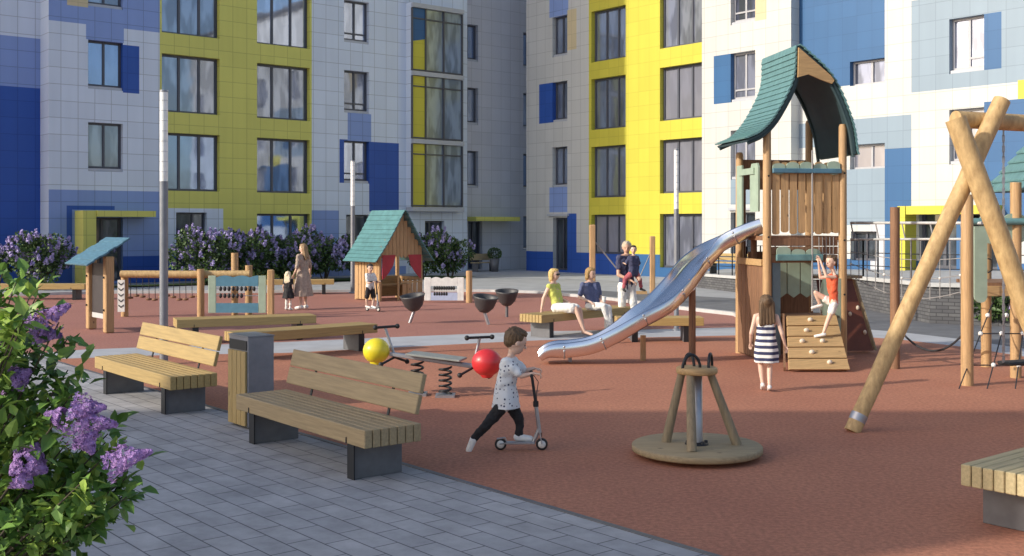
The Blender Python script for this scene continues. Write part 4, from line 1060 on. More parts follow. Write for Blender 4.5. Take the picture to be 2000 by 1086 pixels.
mb = MB(); c0, c1, c2 = at(1762, 650, 17.5), at(1825, 686, 17), at(1885, 648, 16.3)
mb.tube([c0.lerp(c1, u_*.5+u_*.0)*(1-u_)+c1.lerp(c2, u_)*u_-Lc if False else ((c0*(1-u_)**2+V((c1.x, c1.y, c1.z-.28))*2*u_*(1-u_)+c2*u_**2)-Lc) for u_ in [i/12 for i in range(13)]], .018, 6)
mb.build('hanging_loop', ROPED, t)

# ------------------------------------------------------------------ second tower (cut off at right)
p0 = gnd(1889, 755); t = thing('play_tower', p0, 0, 'second play tower with small teal roof cut off by the right edge', 'play tower'); q0 = p0.copy()
def lp(px, py, Y): return at(px, py, Y)-q0
MB().tube([(0, 0, 0), (0, 0, 1.4), (0, 0, 2.52), (0, 0, 2.56)], [.082, .08, .078, .06], 14).build('post', WDZ, t)
Y2 = 15.48
a = gnd(1984, 740)-q0
MB().tube([a, a+V((0, 0, 2.75))], .075, 12).build('post', WDZ, t)
MB().tube([a+V((1.15, .1, 0)), a+V((1.15, .1, 2.75))], .075, 12).build('post', WDZ, t)
MB().tube([a+V((.1, 1.2, 0)), a+V((.1, 1.2, 2.75))], .075, 12).build('post', WDZ, t)
mb = MB(); pk = a+V((.98, .6, 3.90))
for k in range(9):
    f0_, f1_ = k/9, (k+1.1)/9; h0 = pk.z-(1.32)*f0_; 
    r0, r1 = .80*f0_+.02, .80*f1_+.03; z0, z1 = pk.z-1.28*f0_, pk.z-1.28*f1_+.02
    A4 = [V((pk.x+sx*r0, pk.y+sy*r0, z0)) for sx, sy in ((-1, -1), (1, -1), (1, 1), (-1, 1))]; B4 = [V((pk.x+sx*r1, pk.y+sy*r1, z1+.02)) for sx, sy in ((-1, -1), (1, -1), (1, 1), (-1, 1))]
    for i in range(4):
        j = (i+1) % 4; mb.poly([B4[i], B4[j], A4[j], A4[i]], (0, 0, .025))
fixn(mb.build('roof', TEAL, t))
gb = MB(); c = lp(1920, 0, 15.0)
pts = []
x0, x1 = lp(1906, 0, 15.0).x, lp(1931, 0, 15.0).x; zt_, zb_ = lp(0, 442, 15.0).z, lp(0, 592, 15.0).z
for k in range(7): ang = pi+pi*k/6; pts.append(((x0+x1)/2+(x1-x0)/2*cos(ang), .3, zb_+.09+.09*sin(ang)))
pts += [(x1, .3, zt_), (x0, .3, zt_)]
gb.poly(pts, (0, .035, 0)); gb.build('green_board', SAGE, t)
MB().tube([(x1, .28, lp(0, 505, 15).z), (x1+.05, .27, lp(0, 508, 15).z), (x1+.05, .27, lp(0, 528, 15).z), (x1, .28, lp(0, 533, 15).z)], .01, 6).build('grab_handle', METB, t)
pal(t, 'green_palisade', x1+.05, x1+1.4, lp(0, 478, 15.5).z, lp(0, 418, 15.5).z, 4, SAGE, .7, .01)
MB().tube([(x1-.1, .66, lp(0, 433, 15.4).z), (x1+1.4, .66, lp(0, 433, 15.4).z)], .05, 10).build('teal_rail', TEAL, t)
MB().box((x1+.75, .75, lp(0, 568, 15.5).z), (1.5, .12, .14)).build('platform_beam', WD, t)
MB().box((x1+.85, 1.3, lp(0, 568, 15.5).z+.09), (1.3, 1.1, .05)).build('platform', BRN, t)
# climbing rope ladder leaning to the front
mb = MB(); kn = MB(); TT = [lp(1945, 575, 15.6), lp(1968, 585, 15.6)]; BB = [lp(1874, 762, 14.4), None]
gp = lambda u, v: (lp(1944, 578, 15.6)+(lp(2040, 578, 15.6)-lp(1944, 578, 15.6))*u).lerp(lp(1872, 762, 14.42)+(lp(2040, 762, 14.42)-lp(1872, 762, 14.42))*u, v)
for k, m2 in ((0, ROPED),):
    for u in (0, .33, .66, 1): mb.tube([gp(u, 0), gp(u, 1)], .009, 5)
    for v_ in (.42, .75): mb.tube([gp(0, v_), gp(1, v_)], .009, 5)
for u in (0, .33, .66): 
    for v_ in (.22, .42, .75): kn.ball(gp(u, v_), .035, 8)
rn = mb.build('climbing_rope', ROPED, t); kn.build('rope_knot', WHT, rn)

# ------------------------------------------------------------------ swing
foot = gnd(1664, 846); foot.z = .016
t = thing('swing_frame', foot, 0, 'large swing frame of crossed peeled logs at right', 'swing'); q0 = foot.copy()
def log(a, b, r0, r1, name='log_leg', seed=0):
    random.seed(seed); pts = []; rr = []
    for i in range(9):
        f_ = i/8; p = V(a).lerp(V(b), f_)+rdir()*.008*(1 if 0 < i < 8 else 0); pts.append(p-q0); rr.append((r0+(r1-r0)*f_)*random.uniform(.97, 1.03))
    rr[-1] *= .97; return MB().tube(pts, rr, 18).build(name, LOG, t)
topA = at(1957, 196, 12.05); 
l1 = log(foot, topA, .083, .096, seed=1)
topB = at(1866, 232, 11.72); footB = V((5.86, 11.62, .016)); 
l2 = log(footB, topB, .098, .11, seed=2)
bm0 = at(1866, 233, 12.02); bm1 = V((11.2, 14.6, bm0.z-.02))
log(bm0, bm1, .092, .095, 'log_beam', 3)
e1 = bm1+V((-1.0, -1.9, -.0)); log(V((10.2, 12.4, .016)), bm1+V((.15, .35, .35)), .1, .1, seed=4); log(V((11.6, 16.2, .016)), bm1+V((-.1, -.2, .3)), .1, .1, seed=5)
MB().tube([foot-q0+(topA-foot)*.03, foot-q0+(topA-foot)*.05], .088, 18).build('metal_shoe', GALV, l1)
def beampt(px): # point on the beam at picture column px
    r = (px-1000)/F; d = bm1-bm0; f_ = (r*bm0.y-bm0.x)/(d.x-r*d.y); return bm0+d*f_
ca = beampt(1960); cb = ca+(bm1-bm0).normalized()*.5
for k, c in enumerate((ca, cb)):
    mb = MB(); 
    p = c-q0; zt_ = p.z-.09; zb_ = .62; n = 44
    for i in range(n):
        a_ = zt_-(zt_-zb_)*i/n; b_ = zt_-(zt_-zb_)*(i+1.25)/n
        mb.bar((p.x, p.y, a_), (p.x, p.y, b_), .03 if i % 2 else .008, .008 if i % 2 else .03)
    mb.build('chain', GALV, t)
MB().bar((ca-q0).xy.to_3d()+V((0, 0, .60)), (cb-q0).xy.to_3d()+V((0, 0, .60)), .2, .04, bev=.012).build('swing_seat', BLK, t)

# ------------------------------------------------------------------ rope posts behind the seated women
Y = 30.0; t = thing('balance_posts', (bx(1157, Y), Y, .012), 0, 'two wooden posts joined by a sloping rope behind the seated women', 'play equipment'); X0 = t.location.x
MB().box((0, 0, 1.08), (.16, .16, 2.15), bev=.02).build('post', WDZ, t)
MB().box((bx(1277, Y)-X0, .3, .92), (.14, .14, 1.84), bev=.02).build('post', WDZ, t)
MB().tube([(.08, 0, 1.68), (bx(1240, Y)-X0, .2, .38)], .022, 6).tube([(bx(1277, Y)-X0, .3, 1.5), (bx(1240, Y)-X0, .2, .38)], .015, 6).build('rope', ROPE, t)
MB().box((bx(1240, Y)-X0, .2, .3), (.7, .14, .08)).build('foot_beam', WD, t)

# ------------------------------------------------------------------ people
HAIRB = mat('brown_hair', (.12, .07, .035), .6, bump=.8, var=.35, scale=60, stretch=(1, 1, .2)); HAIRBL = mat('blonde_hair', (.60, .42, .16), .55, bump=.8, var=.35, scale=50, stretch=(1, 1, .2))
HAIRD = mat('dark_hair', (.035, .022, .015), .55, bump=.8, var=.3, scale=60); HAIRG = mat('grey_hair', (.42, .38, .34), .6, var=.3, scale=60)
HAIRW = mat('light_blonde_hair', (.78, .68, .48), .6, bump=.8, var=.25, scale=60)
SKINP = mat('fair_skin', (.72, .48, .37), .5, var=.06)
NAVY = mat('navy_cloth', (.055, .06, .12), .85, bump=1.0, var=.25, scale=30); WCL = mat('white_cloth', (.78, .77, .74), .85, bump=1.0, var=.07, scale=14)
BCL = mat('black_cloth', (.022, .021, .024), .85, bump=1.0, var=.3, scale=20); LIME = mat('lime_cloth', (.62, .66, .16), .8, bump=1.0, var=.12, scale=14)
DEN = mat('denim_blue_cloth', (.10, .12, .23), .85, bump=1.0, var=.15, scale=14); CORAL = mat('coral_cloth', (.72, .12, .05), .8, bump=1.0, var=.15, scale=12)
BEIG = mat('beige_dress_cloth', (.40, .31, .25), .85, bump=1.0, var=.22, scale=18); PINK = mat('dusky_red_cloth', (.42, .10, .12), .85, bump=1.0, var=.15)
EYE = mat('dark_eye', (.03, .02, .018), .3); LIP = mat('lip', (.45, .18, .15), .5)
def pattern_cloth(name, kind):
    m = bpy.data.materials.new(name); m.use_nodes = True; n = m.node_tree.nodes; l = m.node_tree.links; b = n['Principled BSDF']; b.inputs['Roughness'].default_value = .85
    tc = n.new('ShaderNodeTexCoord'); mx = n.new('ShaderNodeMix'); mx.data_type = 'RGBA'
    if kind == 'dots':
        v = n.new('ShaderNodeTexVoronoi'); v.inputs['Scale'].default_value = 26; v.inputs['Randomness'].default_value = .55; l.new(tc.outputs['Object'], v.inputs['Vector'])
        c = n.new('ShaderNodeMath'); c.operation = 'LESS_THAN'; c.inputs[1].default_value = .25; l.new(v.outputs['Distance'], c.inputs[0])
        mx.inputs[6].default_value = (.74, .75, .77, 1); mx.inputs[7].default_value = (.06, .07, .13, 1)
    else:
        s_ = n.new('ShaderNodeSeparateXYZ'); l.new(tc.outputs['Object'], s_.inputs[0])
        d = n.new('ShaderNodeMath'); d.operation = 'MULTIPLY'; d.inputs[1].default_value = 1/.079; l.new(s_.outputs[2], d.inputs[0])
        f = n.new('ShaderNodeMath'); f.operation = 'FRACT'; l.new(d.outputs[0], f.inputs[0])
        c = n.new('ShaderNodeMath'); c.operation = 'LESS_THAN'; c.inputs[1].default_value = .5; l.new(f.outputs[0], c.inputs[0])
        mx.inputs[6].default_value = (.80, .79, .77, 1); mx.inputs[7].default_value = (.035, .04, .10, 1)
    l.new(c.outputs[0], mx.inputs[0]); l.new(mx.outputs[2], b.inputs['Base Color']); return m
DOTS = pattern_cloth('dotted_shirt_cloth', 'dots'); STRP = pattern_cloth('striped_dress_cloth', 'stripes')
def remesh(o, vox, it=4, fac=.5):
    r_ = o.modifiers.new('remesh', 'REMESH'); r_.mode = 'VOXEL'; r_.voxel_size = vox; r_.use_smooth_shade = True
    if it:
        s_ = o.modifiers.new('smooth', 'SMOOTH'); s_.iterations = it; s_.factor = fac
    return o
def person(loc_, rz, label, h, J, skin=SKIN, group=None, face_dir=(1, 0, 0), child=False, vox=.009, hands={}, hs=1.0, fat=1.0):
    """J: joint positions in metres, x forward, y left, z up (from the person's base point)"""
    t = thing('person', loc_, rz, label, 'person', group); J = {k: V(v) for k, v in J.items()}
    hr = h*(.086 if child else .068)*hs; fd = V(face_dir).normalized(); lt = V((0, 0, 1)).cross(fd).normalized(); upv = fd.cross(lt)
    rot = Matrix((fd, lt, upv)).transposed(); H = J['head']; k = h/1.7
    f = lambda x, y, z: H+rot @ V((x*hr, y*hr, z*hr))
    mb = MB()
    mb.ball(f(-.08, 0, .18), (hr*.90, hr*.74, hr*.86), 20, rot=rot); mb.ball(f(.18, 0, -.22), (hr*.62, hr*.56, hr*.72), 18, rot=rot)
    mb.ball(f(.42, 0, -.62), (hr*.28, hr*.27, hr*.22), 12, rot=rot)
    mb.cap(f(.72, 0, .08), f(.92, 0, -.17), hr*.085, hr*.13, 8); mb.ball(f(.70, 0, -.46), (hr*.10, hr*.22, hr*.09), 10, rot=rot)
    for sy in (-1, 1):
        mb.ball(f(-.05, sy*.74, -.08), (hr*.17, hr*.08, hr*.24), 10, rot=rot); mb.ball(f(.48, sy*.30, -.18), hr*.22, 10)
    nb = J['neck']; mb.cap(f(-.12, 0, -.45), nb, .048*k*(.85 if child else 1), .052*k, 12)
    ch, wa, pe = J['chest'], J['waist'], J['pelvis']
    sl, sr_ = J['shL'], J['shR']; hl, hr_ = J['hipL'], J['hipR']
    for a_, b_ in ((sl, hl), (sr_, hr_)):
        a2 = a_.lerp(ch, .45); b2 = b_; m2 = wa+(b_-pe)*.55
        mb.cap(a2, m2, .085*k, .082*k, 12); mb.cap(m2, b2, .082*k, .088*k, 12)
    mb.cap(ch, wa, .10*k, .09*k, 12); mb.cap(wa, pe, .09*k, .10*k, 12); mb.cap(nb, sl, .045*k, .046*k, 10); mb.cap(nb, sr_, .045*k, .046*k, 10)
    for S in 'LR':
        a, b, c = J['sh'+S], J['el'+S], J['wr'+S]
        mb.cap(a, b, .046*k, .036*k, 12); mb.cap(b, c, .037*k, .023*k, 12)
        a, b, c, d = J['hip'+S], J['kn'+S], J['an'+S], J['to'+S]
        mb.cap(a, b, .078*k, .050*k, 14); mid = b.lerp(c, .35); back = (b-c).cross(J['hipL']-J['hipR']); 
        mb.cap(b, mid, .050*k, .049*k, 12); mb.cap(mid, c, .049*k, .031*k, 12); mb.cap(c, d, .032*k, .026*k, 10)
        # hand: palm, four fingers, thumb
        hd = hands.get(S, {}); w0 = J['wr'+S]; dv = V(hd.get('dir', (w0-J['el'+S]))).normalized(); cu = V(hd.get('curl', (0, 0, -1))); pn_ = (cu-dv*cu.dot(dv)).normalized(); ac = dv.cross(pn_)
        cb_ = hd.get('bend', .5); pl_ = .048*k*(1.1 if child else 1); 
        for q_i, (lt_, fl) in enumerate(((-.75, .9), (-.25, 1.0), (.25, .95), (.75, .75))):
            r0 = .0085*k*1.05; base = w0+dv*(pl_*1.55)+ac*(lt_*.022*k*1.5)
            mb.cap(w0+ac*lt_*.012*k, base, .013*k, .011*k, 8)
            L1 = .032*k*fl; d1 = (dv*cos(cb_)+pn_*sin(cb_)).normalized(); d2 = (dv*cos(cb_*2.2)+pn_*sin(cb_*2.2)).normalized(); d3 = (dv*cos(cb_*3.2)+pn_*sin(cb_*3.2)).normalized()
            p1 = base+d1*L1; p2 = p1+d2*L1*.8; p3 = p2+d3*L1*.55; mb.cap(base, p1, r0*1.1, r0, 8); mb.cap(p1, p2, r0, r0*.9, 8); mb.cap(p2, p3, r0*.9, r0*.75, 8)
        ts = hd.get('thumb', 1); tb = w0+dv*pl_*.5+ac*(-ts*.022*k); t1 = tb+(dv*.7-ac*ts*.6+pn_*.35).normalized()*.035*k; t2 = t1+(dv*.8+pn_*.6).normalized()*.026*k
        mb.cap(tb, t1, .012*k, .010*k, 8); mb.cap(t1, t2, .010*k, .008*k, 8)
    body = remesh(mb.build('body', skin, t), vox, 2, .5)
    for sy in (-1, 1): MB().ball(f(.71, sy*.29, .0), (hr*.06, hr*.10, hr*.065), 10, rot=rot).build('eye', EYE, body)
    for sy in (-1, 1): MB().cap(f(.78, sy*.16, .17), f(.70, sy*.42, .19), hr*.035, hr*.025, 6).build('eyebrow', HAIRB, body)
    e_ = MB(); e_.ball(f(.775, 0, -.45), (hr*.06, hr*.18, hr*.05), 10, rot=rot); e_.build('lips', LIP, body)
    return t, J, k, f, rot, hr
def hair(P, m, style='short', vox=.009):
    t, J, k, f, rot, hr = P; mb = MB()
    mb.ball(f(-.20, 0, .28), (hr*.86, hr*.80, hr*.86), 18, rot=rot); mb.ball(f(.20, 0, .72), (hr*.50, hr*.56, hr*.32), 14, rot=rot)
    mb.ball(f(-.46, 0, -.06), (hr*.50, hr*.64, hr*.56), 14, rot=rot)
    if style == 'bob':
        for sy in (-1, 1):
            for x in (-.15, -.4): mb.cap(f(x, sy*.66, .3), f(x-.05, sy*.70, -.75), hr*.30, hr*.22, 10)
        mb.cap(f(-.6, 0, .1), f(-.62, 0, -.9), hr*.55, hr*.42, 12); mb.cap(f(.45, .35, .72), f(.40, .68, .05), hr*.2, hr*.14, 8)
    if style == 'long':
        for sy in (-.75, -.4, 0, .4, .75): mb.cap(f(-.5, sy*.8, .1), f(-.75, sy*1.05, -2.2+random.uniform(-.3, .3)), hr*.36, hr*.22, 10)
        for sy in (-1, 1): mb.cap(f(-.1, sy*.68, .3), f(-.25, sy*.8, -1.5), hr*.22, hr*.14, 8)
    if style == 'pony':
        mb.ball(f(-1.02, 0, .45), hr*.25, 10); mb.cap(f(-1.05, 0, .45), f(-1.35, 0, -.2), hr*.26, hr*.25, 10); mb.cap(f(-1.35, 0, -.2), f(-1.3, .1, -1.3), hr*.24, hr*.08, 10)
    rg = random.Random(len(style)*7+int(hr*1000))
    for i in range(90):
        a = rg.uniform(-pi, pi); e = rg.uniform(.15, 1.35); d = V((-cos(a)*cos(e)*1.0, sin(a)*cos(e), sin(e)))
        if d.x > .35 and d.z < .75: continue
        c = V((-.20, 0, .28))+V((d.x*.84, d.y*.79, d.z*.84)); fl = V((.25+.2*rg.random(), rg.uniform(-.12, .12), -.02))-d*.0
        if d.z < .5: fl = V((rg.uniform(-.05, .1), rg.uniform(-.08, .08), -.28))
        mb.cap(f(*c), f(*(c+fl)), hr*.085, hr*.05, 6)
    o = remesh(mb.build('hair', m, t), vox*.85, 1); return o
FOLD = bpy.data.textures.new('folds', 'CLOUDS'); FOLD.noise_scale = .07; FOLD.noise_depth = 2
def add_folds(o, st):
    d = o.modifiers.new('folds', 'DISPLACE'); d.texture = FOLD; d.strength = st; d.mid_level = .5; d.texture_coords = 'LOCAL'; return o
def cloth(P, name, m, segs, vox=.010, it=6, sub=None):
    t, J, k = P[:3]; mb = MB()
    for a, b, ra, rb in segs:
        A_ = J[a] if isinstance(a, str) else V(a); B_ = J[b] if isinstance(b, str) else V(b); mb.cap(A_, B_, ra*k, rb*k, 14)
    return add_folds(remesh(mb.build(name, m, t), vox, it), .028)
def mixj(J, a, b, f): return J[a].lerp(J[b], f)
def shirt(P, m, sleeve=.55, hem=.0, name='shirt', fat=1.0, low=None):
    J = P[1]; segs = []
    for S in 'LR':
        a2 = J['sh'+S].lerp(J['chest'], .42); m2 = J['waist']+(J['hip'+S]-J['pelvis'])*.6; h2 = J['pelvis']+(J['hip'+S]-J['pelvis'])*.75+V((0, 0, -hem))
        segs += [(a2, m2, .100*fat, .098*fat), (m2, h2, .098*fat, .104*fat), (J['neck']+V((0, 0, -.035*P[2])), J['sh'+S], .052, .056)]
        if sleeve: segs.append((J['sh'+S], J['sh'+S].lerp(J['el'+S], sleeve), .060, .056*fat))
        if sleeve > 1: pass
    segs.append(('chest', 'waist', .105*fat, .10*fat))
    return cloth(P, name, m, segs)
def trousers(P, m, upto=.95, name='trousers', fat=1.0):
    J = P[1]; segs = [('pelvis', 'hipL', .105, .095), ('pelvis', 'hipR', .105, .095), ('pelvis', J['pelvis'].lerp(J['waist'], .5), .105, .09)]
    for S in 'LR':
        if upto > 1: segs += [('hip'+S, 'kn'+S, .092*fat, .064*fat), ('kn'+S, J['kn'+S].lerp(J['an'+S], upto-1), .064*fat, .050*fat)]
        else: segs += [('hip'+S, J['hip'+S].lerp(J['kn'+S], upto), .094*fat, .085*fat)]
    return cloth(P, name, m, segs)
def shoes(P, m, sz=1.0):
    J = P[1]; k = P[2]; 
    for S in 'LR':
        a, d = J['an'+S], J['to'+S]; dd = (d-a).normalized(); dn = V((0, 0, -1)) if abs(dd.z) < .7 else V((dd.z, 0, -dd.x))*-1
        mb = MB(); heel = a-V((dd.x, dd.y, 0)).normalized()*.03*k+dn*.012*k if abs(dd.z) < .7 else a; 
        mb.cap(heel, d, .040*k*sz, .034*k*sz, 12); mb.cap(a, heel, .040*k*sz, .040*k*sz, 10); remesh(mb.build('shoe', m, P[0]), .009, 3)
def skirt(P, name, m, rings, seg=22, folds=7, amp=.02):
    """rings: (centre, radius x, radius y) from top to hem"""
    mb = MB(); vs = []; fs = []; n = len(rings)
    for i, (c, rx, ry) in enumerate(rings):
        g_ = i/(n-1)
        for q in range(seg):
            a = 2*pi*q/seg; r2 = 1+amp*g_*sin(a*folds+i*.5)/max(rx, .05); vs.append(V(c)+V((rx*cos(a)*r2, ry*sin(a)*r2, 0)))
    for i in range(n-1):
        for q in range(seg): fs.append((i*seg+q, i*seg+(q+1) % seg, (i+1)*seg+(q+1) % seg, (i+1)*seg+q))
    mb.add(vs, fs, 0, True); mb.add(vs[:seg], [tuple(range(seg))]); mb.add(vs[-seg:], [tuple(range(seg))[::-1]]); o = mb.build(name, m, P[0]); fixn(o)
    s_ = o.modifiers.new('subdivision', 'SUBSURF'); s_.levels = 2; s_.render_levels = 2; add_folds(o, .02); return o
def stand(h, child=False):
    z = {'head': .905 if child else .93, 'neck': .80 if child else .845, 'sh': .775 if child else .815, 'chest': .70, 'waist': .585, 'pelvis': .50, 'kn': .27, 'an': .045}
    J = {'head': (0, 0, z['head']), 'neck': (0, 0, z['neck']), 'chest': (0, 0, z['chest']), 'waist': (0, 0, z['waist']), 'pelvis': (0, 0, z['pelvis'])}
    for S, y in (('L', 1), ('R', -1)):
        J['sh'+S] = (0, y*.105, z['sh']); J['el'+S] = (-.01, y*.135, .63 if not child else .60); J['wr'+S] = (.04, y*.145, .49 if not child else .46)
        J['hip'+S] = (0, y*.052, z['pelvis']-.01); J['kn'+S] = (.01, y*.055, z['kn']); J['an'+S] = (-.01, y*.055, z['an']); J['to'+S] = (.085, y*.065, .02)
    return {k_: V(v)*h for k_, v in J.items()}

# --- boy pushing a scooter (foreground)
Yb_ = 10.5; u = Yb_/F
def bj(px, py, y=0): return V(((px-1000)*u, y, CH+(HOR-py)*u-.016))
J = {'head': bj(1007, 668, .0), 'neck': bj(998, 696, .0), 'chest': bj(995, 722, 0), 'waist': bj(988, 755, 0), 'pelvis': bj(988, 783, 0),
     'shL': bj(1000, 706, .10), 'shR': bj(990, 706, -.10), 'elL': bj(1026, 728, .13), 'elR': bj(1018, 731, -.13), 'wrL': bj(1044, 723, .135), 'wrR': bj(1042, 726, -.13),
     'hipL': bj(992, 786, .05), 'hipR': bj(984, 787, -.05), 'knL': bj(1014, 818, .05), 'anL': bj(1014, 853, .03), 'toL': bj(1036, 858, .03),
     'knR': bj(955, 823, -.055), 'anR': bj(925, 856, -.06), 'toR': bj(916, 877, -.06)}
P = person((0, Yb_, .016), 0, 'boy in white dotted shirt and black trousers pushing off on a scooter in the foreground', 1.18, J, SKINP, child=True, face_dir=(.86, .30, -.36), vox=.006, hs=1.2,
           hands={'L': dict(dir=(1, 0, -.15), curl=(0, 0, -1), bend=.75, thumb=1), 'R': dict(dir=(1, 0, -.1), curl=(0, 0, -1), bend=.75, thumb=-1)})
hair(P, HAIRB, 'short', .006)
J = P[1]; shirt(P, DOTS, .75, .0, fat=1.25)
skirt(P, 'shirt_tail', DOTS, [(J['waist']+V((.0, 0, .02)), .098, .12), (J['waist'].lerp(J['pelvis'], .5)+V((.0, 0, 0)), .112, .132), (J['pelvis']+V((.0, 0, .01)), .125, .142), (J['pelvis']+V((.0, 0, -.06)), .130, .148)], folds=4, amp=.01); trousers(P, BCL, 1.92, fat=1.12); shoes(P, SHOE, 1.3)
# scooter builder: x forward
def scooter(loc_, rz, label, s_=1.0):
    t = thing('kick_scooter', loc_, rz, label, 'scooter', None); S = lambda *a: V(a)*s_
    for x, r_ in ((-.19, .055), (.19, .055)):
        w_o = MB().lathe([(.030*s_, -.014*s_), (.046*s_, -.016*s_), (r_*s_, -.010*s_), (r_*s_, .010*s_), (.046*s_, .016*s_), (.030*s_, .014*s_)], S(x*1.0, 0, r_), 24, rot=Matrix.Rotation(pi/2, 3, 'X')).build('wheel', BLK, t)
        MB().lathe([(.001, -.013*s_), (.036*s_, -.015*s_), (.036*s_, .015*s_), (.001, .013*s_)], S(x, 0, r_), 16, rot=Matrix.Rotation(pi/2, 3, 'X')).build('rim', WHT, w_o)
    mb = MB(); mb.box(S(-.01, 0, .068), S(.27, .085, .018), bev=.004); mb.bar(S(-.13, 0, .07), S(-.20, 0, .058), .05*s_, .012); mb.build('deck', GALV, t)
    MB().bar(S(-.15, 0, .115), S(-.225, 0, .105), .04*s_, .008).bar(S(-.15, 0, .115), S(-.13, 0, .075), .04*s_, .008).build('rear_mudguard', GALV, t)
    MB().tube([S(.11, 0, .07), S(.15, 0, .16), S(.165, 0, .20)], .018*s_, 10).bar(S(.165, .02, .20), S(.19, .022, .06), .01, .02).bar(S(.165, -.02, .20), S(.19, -.022, .06), .01, .02).build('fork', GALV, t)
    MB().tube([S(.17, 0, .16), S(.135, 0, .42)], .019*s_, 10).build('steering_tube', GALV, t)
    mb = MB(); mb.tube([S(.135, 0, .42), S(.095, 0, .705)], .014*s_, 10); mb.lathe([(.026*s_, -.02), (.026*s_, .03)], S(.135, 0, .42), 12); st = mb.build('stem', METB, t)
    MB().tube([S(.093, -.17, .705), S(.093, .17, .705)], .010*s_, 8).build('handlebar', METB, st)
    for y in (-1, 1): MB().tube([S(.093, y*.10, .705), S(.093, y*.19, .705)], .016*s_, 10).build('grip', BLK, st)
    MB().tube([S(.10, .10, .70), S(.16, .06, .62), S(.14, .02, .50), S(.165, .01, .3), S(.19, .02, .12)], .004*s_, 5).build('brake_cable', METB, st); return t
sx = (1018-1000)*u
scooter((sx, Yb_, .016), 0, 'silver and black kick scooter under the foreground boy', 1.03)

# --- girl in striped dress, walking away
p = gnd(1496, 766); p.z = .016; h = 1.24; J = stand(h, True)
J['knL'] = V((.05, .05, .27))*h; J['anL'] = V((.0, .035, .07))*h; J['toL'] = V((.07, .035, .02))*h; J['knR'] = V((.03, -.04, .27))*h; J['anR'] = V((-.06, -.03, .055))*h; J['toR'] = V((.015, -.03, .018))*h
J['elR'] = V((-.03, -.16, .60))*h; J['wrR'] = V((.02, -.20, .47))*h; J['elL'] = V((-.01, .15, .60))*h; J['wrL'] = V((.08, .15, .49))*h
P = person(p, R(82), 'girl in navy and white striped dress seen from behind, walking to the play tower', h, J, SKINP, child=True, face_dir=(1, .15, 0), vox=.008)
hair(P, HAIRB, 'long', .009); J = P[1]; k = P[2]
o = skirt(P, 'dress', STRP, [((0, 0, h*.785), .045, .075), ((0, 0, h*.74), .085, .115), ((0, 0, h*.66), .095, .125), ((0, 0, h*.58), .09, .118), ((0, 0, h*.50), .105, .14), ((0, 0, h*.40), .115, .155), ((0, 0, h*.30), .115, .155)], folds=5, amp=.012); shoes(P, SHOE)

# --- climbing girl in coral top
Yc = 16.75; uc = Yc/F; cx = (1615-1000)*uc
def cj(px, py, y=0): return V(((px-1615)*uc, y, CH+(HOR-py)*uc-.016))
J = {'head': cj(1622, 512, -.02), 'neck': cj(1628, 533), 'chest': cj(1626, 552), 'waist': cj(1628, 575), 'pelvis': cj(1630, 592),
     'shL': cj(1622, 541, .10), 'shR': cj(1628, 541, -.09), 'elL': cj(1607, 543, .13), 'elR': cj(1610, 540, -.12), 'wrL': cj(1602, 512, .10), 'wrR': cj(1600, 508, -.06),
     'hipL': cj(1630, 594, .05), 'hipR': cj(1627, 594, -.05), 'knR': cj(1614, 625, -.08), 'anR': cj(1605, 651, -.08), 'toR': cj(1590, 656, -.06),
     'knL': cj(1595, 572, .06), 'anL': cj(1605, 596, .1), 'toL': cj(1590, 602, .1)}
P = person((cx, Yc, .016), 0, 'girl in coral top and white shorts climbing the plank ramp of the play tower', 1.15, J, SKINP, child=True, face_dir=(-.8, -.6, .05), vox=.008)
hair(P, HAIRG if False else HAIRB, 'pony', .009); shirt(P, CORAL, .0, .0, 'vest', .95); trousers(P, WCL, .45, 'shorts'); shoes(P, SHOE)

# --- seated women on the bench
def seated(loc_, rz, label, seat=.45, lean=-.08, arms='back', cross=False, **kw):
    J = {'pelvis': (0, 0, seat+.09), 'waist': (lean*.3, 0, seat+.22), 'chest': (lean*.7, 0, seat+.38), 'neck': (lean, 0, seat+.56), 'head': (lean+.02, 0, seat+.72),
         'shL': (lean, .17, seat+.50), 'shR': (lean, -.17, seat+.50), 'hipL': (.03, .085, seat+.085), 'hipR': (.03, -.085, seat+.085),
         'knL': (.45, .09, seat+.07), 'knR': (.45, -.06, seat+.09), 'anL': (.52, .10, .07), 'anR': (.62, -.02, .09), 'toL': (.68, .13, .025), 'toR': (.78, -.01, .05),
         'elL': (lean-.08, .24, seat+.26), 'wrL': (lean-.06, .28, seat+.06), 'elR': (lean-.02, -.24, seat+.26), 'wrR': (.18, -.14, seat+.17)}
    if arms == 'lap': J['elL'] = (lean+.02, .22, seat+.26); J['wrL'] = (.20, .10, seat+.19)
    J.update(kw.pop('J', {}))
    return person(loc_, rz, label, 1.66, J, SKINP, vox=.010, **kw)
p = gnd(1082, 612, .45); rz_ = R(-32)
P = seated((bx(1088, 21.55), 21.55, .012), rz_, 'blonde woman in lime top and pale skirt seated on the bench, leaning on one hand', face_dir=(1, .1, 0), J={'wrR': (-.20, -.26, .50), 'elR': (-.17, -.23, .72), 'wrL': (.2, .12, .63), 'elL': (-.06, .22, .70)})
hair(P, HAIRBL, 'bob'); shirt(P, LIME, .0, .0, 'top', .93); trousers(P, WCL, .80, 'skirt', 1.15)
MB().ball(P[1]['head']+V((.085, 0, .01)), (.02, .075, .022), 10).build('sunglasses', BLK, P[0])
P = seated((bx(1157, 22.0), 22.0, .012), R(-62), 'woman with bobbed hair in navy top and white trousers, seated holding a cup', arms='lap', face_dir=(.9, .5, -.1), J={'knR': (.44, -.02, .56), 'anR': (.50, .10, .10), 'toR': (.63, .14, .05)})
